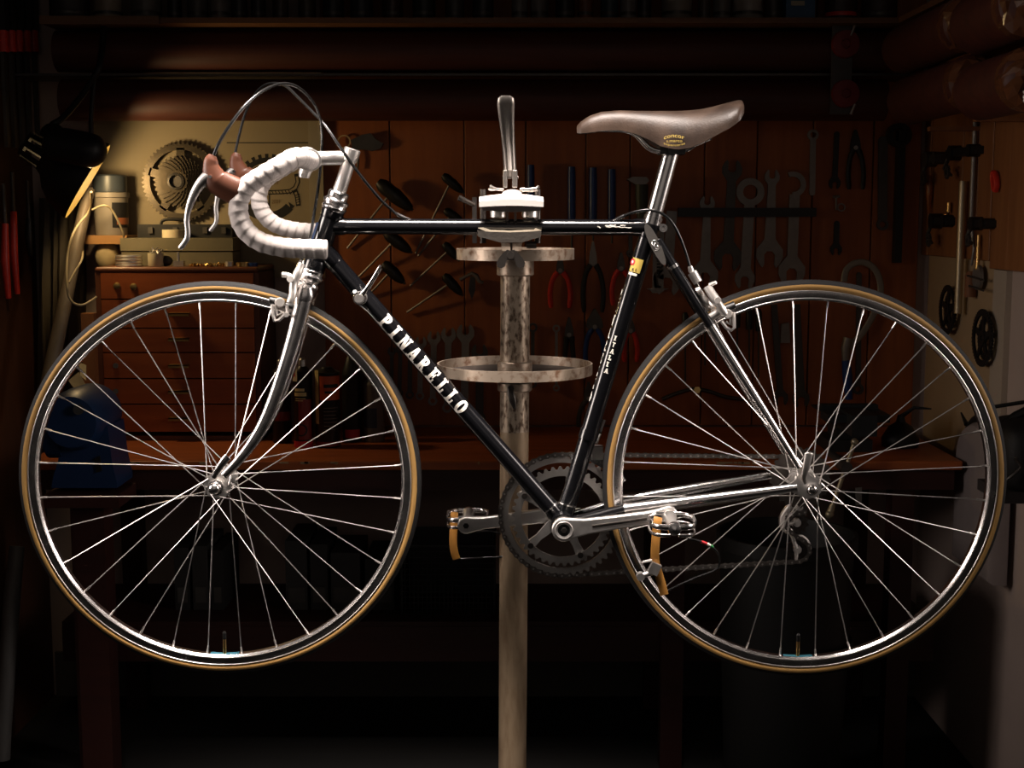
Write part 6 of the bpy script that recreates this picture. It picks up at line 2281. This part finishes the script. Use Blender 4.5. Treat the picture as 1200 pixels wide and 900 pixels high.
# steel tube, rods and levers on the pine panel
b = MB(); p, q = rp_(1128.5, 212, .035), rp_(1126, 368, .035)
q = Vector((p.x, p.y, q.z)); b.tube([p + Vector((0, 0, .0)), p.lerp(q, .02), q], [.0085, .0095, .0095], 16)
tag(b.build('steel_tube', mat('warm_steel_tube', (.50, .40, .26), .4, .7, var=.15, scale=40)), 'upright pale steel tube hanging on the pine panel', 'tube')
b = MB(); p, q = rp_(1143, 140, .03), rp_(1141, 262, .03); q = Vector((p.x, p.y, q.z)); b.tube([p, p.lerp(q, .6), q, q + Vector((0, -.03, -.06)), q + Vector((0, -.015, -.10))], [.0062, .0062, .0058, .004, .003], 12)
tag(b.build('steel_rod', STEELT), 'thinner grey rod with bent foot right of the steel tube', 'rod')
b = MB(); p, q = rp_(1147, 275, .03), rp_(1147, 316, .03); q = Vector((p.x, p.y, q.z)); b.tube([p, p.lerp(q, .85), q], [.0048, .0048, .0075], 10)
tag(b.build('steel_bolt', BRASS), 'short bright rod hanging over the top of the pale board', 'rod')
def mech(label, cx, cy, w, h, seed, m=BLKH, cat='bicycle part', name='derailleur'):
    """small bicycle mechanism: body block, two arms, two little wheels"""
    random.seed(seed)
    c = rp_(cx, cy, .03)
    s = (c.y) / FPX
    root = thing(name, label, cat, c)
    wy = w * s * 2.2; hz = h * s
    b = MB(); b.box(c, .030, wy, hz * .45); b.cyl(c + Vector((-.02, wy * .3, 0)), c + Vector((.02, wy * .3, 0)), hz * .45, None, 14); b.cyl(c + Vector((-.02, -wy * .35, 0)), c + Vector((.02, -wy * .35, 0)), hz * .36, None, 14)
    b.build('body', m, root, ang=30)
    b = MB(); b.tube([c + Vector((-.012, wy * .4, -hz * .2)), c + Vector((-.02, wy * .45, -hz * .9)), c + Vector((-.015, wy * .25, -hz * 1.3))], [.006, .005, .004], 8); b.build('arm', STEELT2, root)
    b = MB(); b.gear(c + Vector((-.022, wy * .3, -hz * 1.1)), (1, 0, 0), (0, 1, 0), hz * .42, 10, hz * .07, hz * .15, .006); b.build('pulley', STEELT2, root, smooth=False)
    b = MB(); b.cyl(c + Vector((.010, 0, 0)), c + Vector((.030, 0, 0)), .004, None, 8); b.build('nail', STEELT2, root)
    return root
mech('black derailleur hanging highest on the pine panel', 1131, 178, 46, 20, 1)
mech('dark part with bright bolts at the corner side of the pine panel', 1097, 186, 22, 20, 2, STEELT2, 'bicycle part', 'brake_caliper')
mech('black derailleur left of the steel tube, low on the pine panel', 1105, 259, 30, 20, 3)
mech('black derailleur right of the steel tube, low on the pine panel', 1152, 262, 26, 18, 4)
b = MB(); c = rp_(1166, 211, .028); b.tube(cr([c + Vector((0, -.006, -.026)), c + Vector((0, -.014, -.012)), c + Vector((0, -.006, .008)), c + Vector((0, .010, .019)), c + Vector((0, .015, .008)), c + Vector((0, .008, -.010)), c + Vector((0, .0, -.024))], 4), .007, 10, flat=.7)
tag(b.build('tire_lever', REDH), 'small red plastic part on the pine panel', 'tire lever')
b = MB(); c = rp_(1112, 243, .03); b.cyl(c + Vector((0, 0, -.012)), c + Vector((0, 0, .012)), .006, None, 10); b.cyl(c + Vector((0, .02, -.03)), c + Vector((0, .02, -.018)), .008, None, 10)
b.tube([c + Vector((0, .02, -.024)), c + Vector((.0, .01, -.03)), c + Vector((0, 0, -.01))], .003, 8)
tag(b.build('brass_fitting', BRASS), 'small brass fitting left of the steel tube', 'fitting')
b = MB(); p, q = rp_(1090, 205, .03), rp_(1090, 250, .03); q = Vector((p.x, p.y, q.z)); b.tube([p, p.lerp(q, .3), p.lerp(q, .6), q], [.004, .010, .008, .003], 10)
tag(b.build('amber_driver', mat('amber_plastic', (.35, .10, .02), .25, var=.1)), 'short amber-handled driver near the corner of the pine panel', 'screwdriver')
b = MB(); p, q = rp_(1138, 318, .028), rp_(1137, 348, .028); q = Vector((p.x, p.y, q.z)); b.tube([p, p.lerp(q, .2), q], [.010, .014, .014], 14)
tag(b.build('cork_block', mat('brown_cork', (.22, .085, .035), .7, var=.2)), 'short brown cylinder hanging right of the steel tube foot', 'cylinder')
fr = thing('gear_frame', 'small grey clamp with a thin rod above the lower chainring', 'clamp', rp_(1146, 325, .03))
c = rp_(1146, 325, .028); b = MB(); b.lathe(c + Vector((-.004, 0, 0)), (1, 0, 0), [(0, 0), (.030, 0), (.030, .008), (0, .008)], 18); b.build('body', STEELT, fr)
b = MB(); b.cyl(c + Vector((-.01, .05, .002)), c + Vector((-.01, -.07, -.004)), .0025, None, 8); b.cyl(c + Vector((-.01, .03, -.022)), c + Vector((-.01, -.07, -.028)), .0025, None, 8); b.build('rod', STEELT2, fr)

# grey rounded seat board with black top, and the black bag beside it
XG = 1.10
gp = thing('padded_board', 'grey rounded padded board with a black top edge hung on the right wall', 'padded board', Vector((XG, 3.2, .7)))
def xg(px, py, X=XG): return atx(px, py, X)
pts = []
y0_, y1_ = xg(1122, 600).y, xg(1168, 600).y
za_, zb2 = xg(1140, 492).z, xg(1140, 668).z
def sect(X, inset):
    o = []
    ym = (y0_ + y1_) / 2; hw = (y0_ - y1_) / 2 - inset
    for k in range(17):
        an = math.pi * k / 16
        o.append(Vector((X, ym + hw * math.cos(an), za_ - .10 + (.10 - inset) * math.sin(an))))
    o.append(Vector((X, ym - hw, zb2 + inset))); o.append(Vector((X, ym + hw, zb2 + inset)))
    return o
s0, s1, s2 = sect(XG - .012, .008), sect(XG, 0), sect(XG + .03, 0)
n = len(s0)
vs = s0 + s1 + s2
fs = [tuple(range(n)), tuple(reversed(range(2 * n, 3 * n)))]
for k in range(n):
    l = (k + 1) % n
    fs += [(k, l, n + l, n + k), (n + k, n + l, 2 * n + l, 2 * n + k)]
make('pad', vs, fs, mat('mauve_grey_fabric', (.26, .215, .205), .85, var=.1, scale=30, bump=.2, bscale=200), gp, True, 40)
b = MB(); ar = [p + Vector((.012, 0, .010)) for p in s1[:17]]; b.tube(ar, .011, 10); b.build('edge_trim', BLKH, gp)
b = MB(); q = s1[4] + Vector((0, .0, .012)); b.tube([q, q + Vector((-.004, .03, .024))], [.006, .002], 8); b.build('loop', BLKH, gp)
b = MB(); b.cyl(Vector((XG + .028, (y0_ + y1_) / 2, za_ - .06)), Vector((XR, (y0_ + y1_) / 2, za_ - .06)), .012, None, 10); b.build('wall_peg', STEELT2, gp)
bag = thing('black_bag', 'black bag hanging at the right edge of the frame', 'bag', Vector((1.0, 2.70, xg(1190, 580, 1.0).z)))
YBg = 2.655
cb = at(1204, 532, YBg)
vs, fs = [], []
NU, NV = 20, 12
for i in range(NV + 1):
    t = math.pi * i / NV
    for k in range(NU):
        a_ = 2 * math.pi * k / NU
        sx = abs(math.sin(t)) ** .55
        ca, sa = math.cos(a_), math.sin(a_)
        vs.append(cb + Vector((.072 * sx * math.copysign(abs(ca) ** .6, ca), .085 * sx * math.copysign(abs(sa) ** .6, sa), .075 * math.copysign(abs(math.cos(t)) ** .6, math.cos(t)))))
for i in range(NV):
    for k in range(NU):
        fs.append((i * NU + k, (i + 1) * NU + k, (i + 1) * NU + (k + 1) % NU, i * NU + (k + 1) % NU))
make('pouch', vs, fs, mat('black_nylon', (.010, .009, .009), .6, var=.3, scale=40, bump=.2, bscale=200), bag, True, 50)
b = MB(); b.tube(cr([at(1164, 477, YBg + .03), at(1182, 474, YBg + .02), at(1215, 469, YBg)], 4), .004, 8); b.build('cord', BLKH, bag)
b = MB(); b.tube([at(1176, 497, YBg), at(1190, 488, YBg), at(1215, 476, YBg)], [.008, .010, .010], 8); b.build('strap', BLKH, bag)
b = MB(); b.tube(cr([at(1180, 562, YBg - .085), at(1188, 556, YBg - .09), at(1196, 547, YBg - .09), at(1190, 538, YBg - .09), at(1192, 535, YBg - .09)], 4), .0028, 8); b.build('buckle', STEELT2, bag)
b = MB(); c = at(1198, 574, YBg); b.box(c + Vector((0, 0, -.002)), .13, .14, .022); b.build('base_pad', mat('charcoal_pad', (.035, .03, .03), .7, var=.2), bag, smooth=False)
# hook that carries the bag on the wall
b = MB(); p = at(1215, 472, YBg); b.cyl(Vector((XR, YBg, p.z)), Vector((p.x - .01, YBg, p.z)), .006, None, 10)
tag(b.build('wall_hook', STEELT2), 'dark wall hook carrying the black bag', 'hook')

# vice with its handle, right end of the bench
VG = mat('dark_vice_iron', (.025, .028, .030), .5, .3, var=.3, scale=30)
vise = thing('vise', 'dark bench vise with a slanting steel handle behind the rear wheel', 'vise', Vector((at(995, 540, 3.36).x, 3.36, ZB)))
cx_ = at(993, 520, 3.36).x
b = MB(); b.span((cx_ - .055, 3.33, ZB + .0005), (cx_ + .055, 3.47, ZB + .03)); b.span((cx_ - .03, 3.35, ZB + .03), (cx_ + .03, 3.45, ZB + .10)); b.build('base', VG, vise, smooth=False)
zt2 = at(993, 483, 3.30).z
b = MB(); b.span((cx_ - .075, 3.345, ZB + .10), (cx_ + .075, 3.44, zt2)); b.span((cx_ - .07, 3.345, zt2), (cx_ + .07, 3.375, zt2 + .012)); b.build('fixed_jaw', VG, vise, smooth=False)
b = MB(); b.span((cx_ - .075, 3.255, ZB + .085), (cx_ + .075, 3.335, zt2)); b.span((cx_ - .03, 3.20, ZB + .06), (cx_ + .03, 3.40, ZB + .11)); b.build('sliding_jaw', VG, vise, smooth=False)
h0, h1 = at(1001.5, 518, 3.16), at(972, 603, 3.13)
hm_ = h0.lerp(h1, .35)
b = MB(); b.cyl(Vector((hm_.x, 3.30, hm_.z)), Vector((hm_.x, hm_.y - .01, hm_.z)), .014, None, 16); b.build('screw', STEELT2, vise)
b = MB(); b.cyl(h0, h1, .0052, None, 12); b.ball(h0, .0095, 12); b.ball(h1, .0105, 12); b.cyl(h1, h1 + (h0 - h1).normalized() * .025, .009, .007, 12); b.build('handle', mat('worn_steel_bar', (.42, .36, .25), .4, .7, var=.2), vise)
b = MB(); plate([(1003, 572), (1010, 571), (1010, 592), (1003, 592)], 3.20, .004, b)
tag(b.build('paper_tag', mat('grey_tag', (.12, .11, .10), .7, var=.1), smooth=False), 'small grey tag on the bench front right of the vise handle', 'tag')
dk = thing('oil_can', 'dark lumpy oil can on the right end of the bench', 'oil can', Vector((at(1052, 560, 3.4).x, 3.42, ZB)))
p = Vector((at(1056, 560, 3.4).x, 3.42, ZB + .0005)); b = MB(); b.lathe(p, (0, 0, 1), [(0, 0), (.045, 0), (.047, .02), (.030, .05), (.012, .062), (.008, .08), (0, .08)], 20); b.build('body', VG, dk)
b = MB(); b.tube([p + Vector((0, 0, .075)), p + Vector((.03, -.01, .10)), p + Vector((.07, -.02, .098))], [.006, .004, .002], 8); b.build('spout', VG, dk)

# ------------------------------------------------------------------ under the bench
bin_ = thing('bin', 'tall black bin standing under the right end of the bench', 'bin', Vector((at(917, 870, 3.12).x, 3.10, 0)))
p = Vector((at(917, 870, 3.02).x, 3.03, .0005))
BINM = mat('black_bin_plastic', (.005, .005, .005), .5, var=.2, scale=15)
zt3 = at(917, 640, 2.9).z
b = MB(); b.lathe(p, (0, 0, 1), [(0, 0), (.125, 0), (.130, .01), (.150, zt3 - .03), (.158, zt3 - .03), (.158, zt3), (.150, zt3), (.147, zt3 - .02), (.125, .02), (0, .02)], 40); b.build('body', BINM, bin_)
b = MB(); b.lathe(p, (0, 0, 1), [(.142, zt3 * .6), (.150, zt3 * .6), (.151, zt3 * .63), (.143, zt3 * .63)], 40, True); b.build('rib', BINM, bin_)
# mesh crate on the lower shelf
crt = thing('mesh_crate', 'black wire mesh crate under the bench left of the stand pole', 'crate', Vector((at(522, 700, 3.36).x, 3.45, ZS)))
x0, x1 = at(470, 690, 3.36).x, at(580, 690, 3.36).x
zc0, zc1 = ZS + .0006, at(520, 640, 3.36).z
b = MB()
for k in range(23):
    x = x0 + (x1 - x0) * k / 22
    b.box(Vector((x, 3.36, (zc0 + zc1) / 2)), .0016, .0016, zc1 - zc0)
for k in range(13):
    z = zc0 + .001 + (zc1 - zc0 - .002) * k / 12
    b.box(Vector(((x0 + x1) / 2, 3.36, z)), x1 - x0, .0016, .0016)
o = b.build('mesh_front', BLKH, crt, smooth=False, kind='stuff')
b = MB(); b.span((x0, 3.362, zc0), (x0 + .004, 3.56, zc1)); b.build('side', BLKH, crt, smooth=False)
b = MB(); b.span((x1 - .004, 3.362, zc0), (x1, 3.56, zc1)); b.build('side', BLKH, crt, smooth=False)
b = MB(); b.span((x0, 3.556, zc0), (x1, 3.56, zc1)); b.build('back', BLKH, crt, smooth=False)
b = MB(); b.tube([Vector((x0, 3.36, zc1)), Vector((x1, 3.36, zc1)), Vector((x1, 3.56, zc1)), Vector((x0, 3.56, zc1))], .004, 8, True); b.build('rim', BLKH, crt)
for i, (xa, xb, yt) in enumerate(((205, 222, 642), (226, 244, 640), (248, 262, 645), (335, 360, 634), (364, 384, 638), (388, 422, 648), (428, 462, 655))):
    a, c = at(xa, 690, 3.40), at(xb, 690, 3.40)
    zt4 = at(xa, yt, 3.40).z
    root = thing('folder', 'dark grey file box under the bench, %s from the left' % ('first', 'second', 'third', 'fourth', 'fifth', 'sixth', 'seventh')[i], 'box', Vector(((a.x + c.x) / 2, 3.5, ZS)), 'file boxes under the bench')
    g = (.030, .040, .026, .050, .036, .046, .030)[i]
    b = MB(); b.span((a.x, 3.40, ZS + .0006), (c.x, 3.60, zt4)); b.build('box', mat('file_grey_%d' % i, (g * 1.05, g, g * .95), .7, var=.15), root, smooth=False)
    b = MB(); b.span((a.x + .006, 3.3985, ZS + .02), (c.x - .006, 3.40, ZS + .06)); b.build('paper_label', mat('dull_label', (.085, .08, .072), .8, var=.1), root, smooth=False)
b = MB(); p = at(14, 690, 3.2); q = at(4, 850, 3.1)
b.tube([at(20, 640, 3.25), at(14, 700, 3.22), at(4, 850, 3.15), at(2, 890, 3.14)], [.018, .020, .020, .020], 12)
tag(b.build('shop_vacuum_tube', mat('dull_grey_tube', (.10, .095, .09), .5, var=.15)), 'dull grey tube leaning at the lower left edge', 'tube')
print('objects', len(bpy.data.objects))
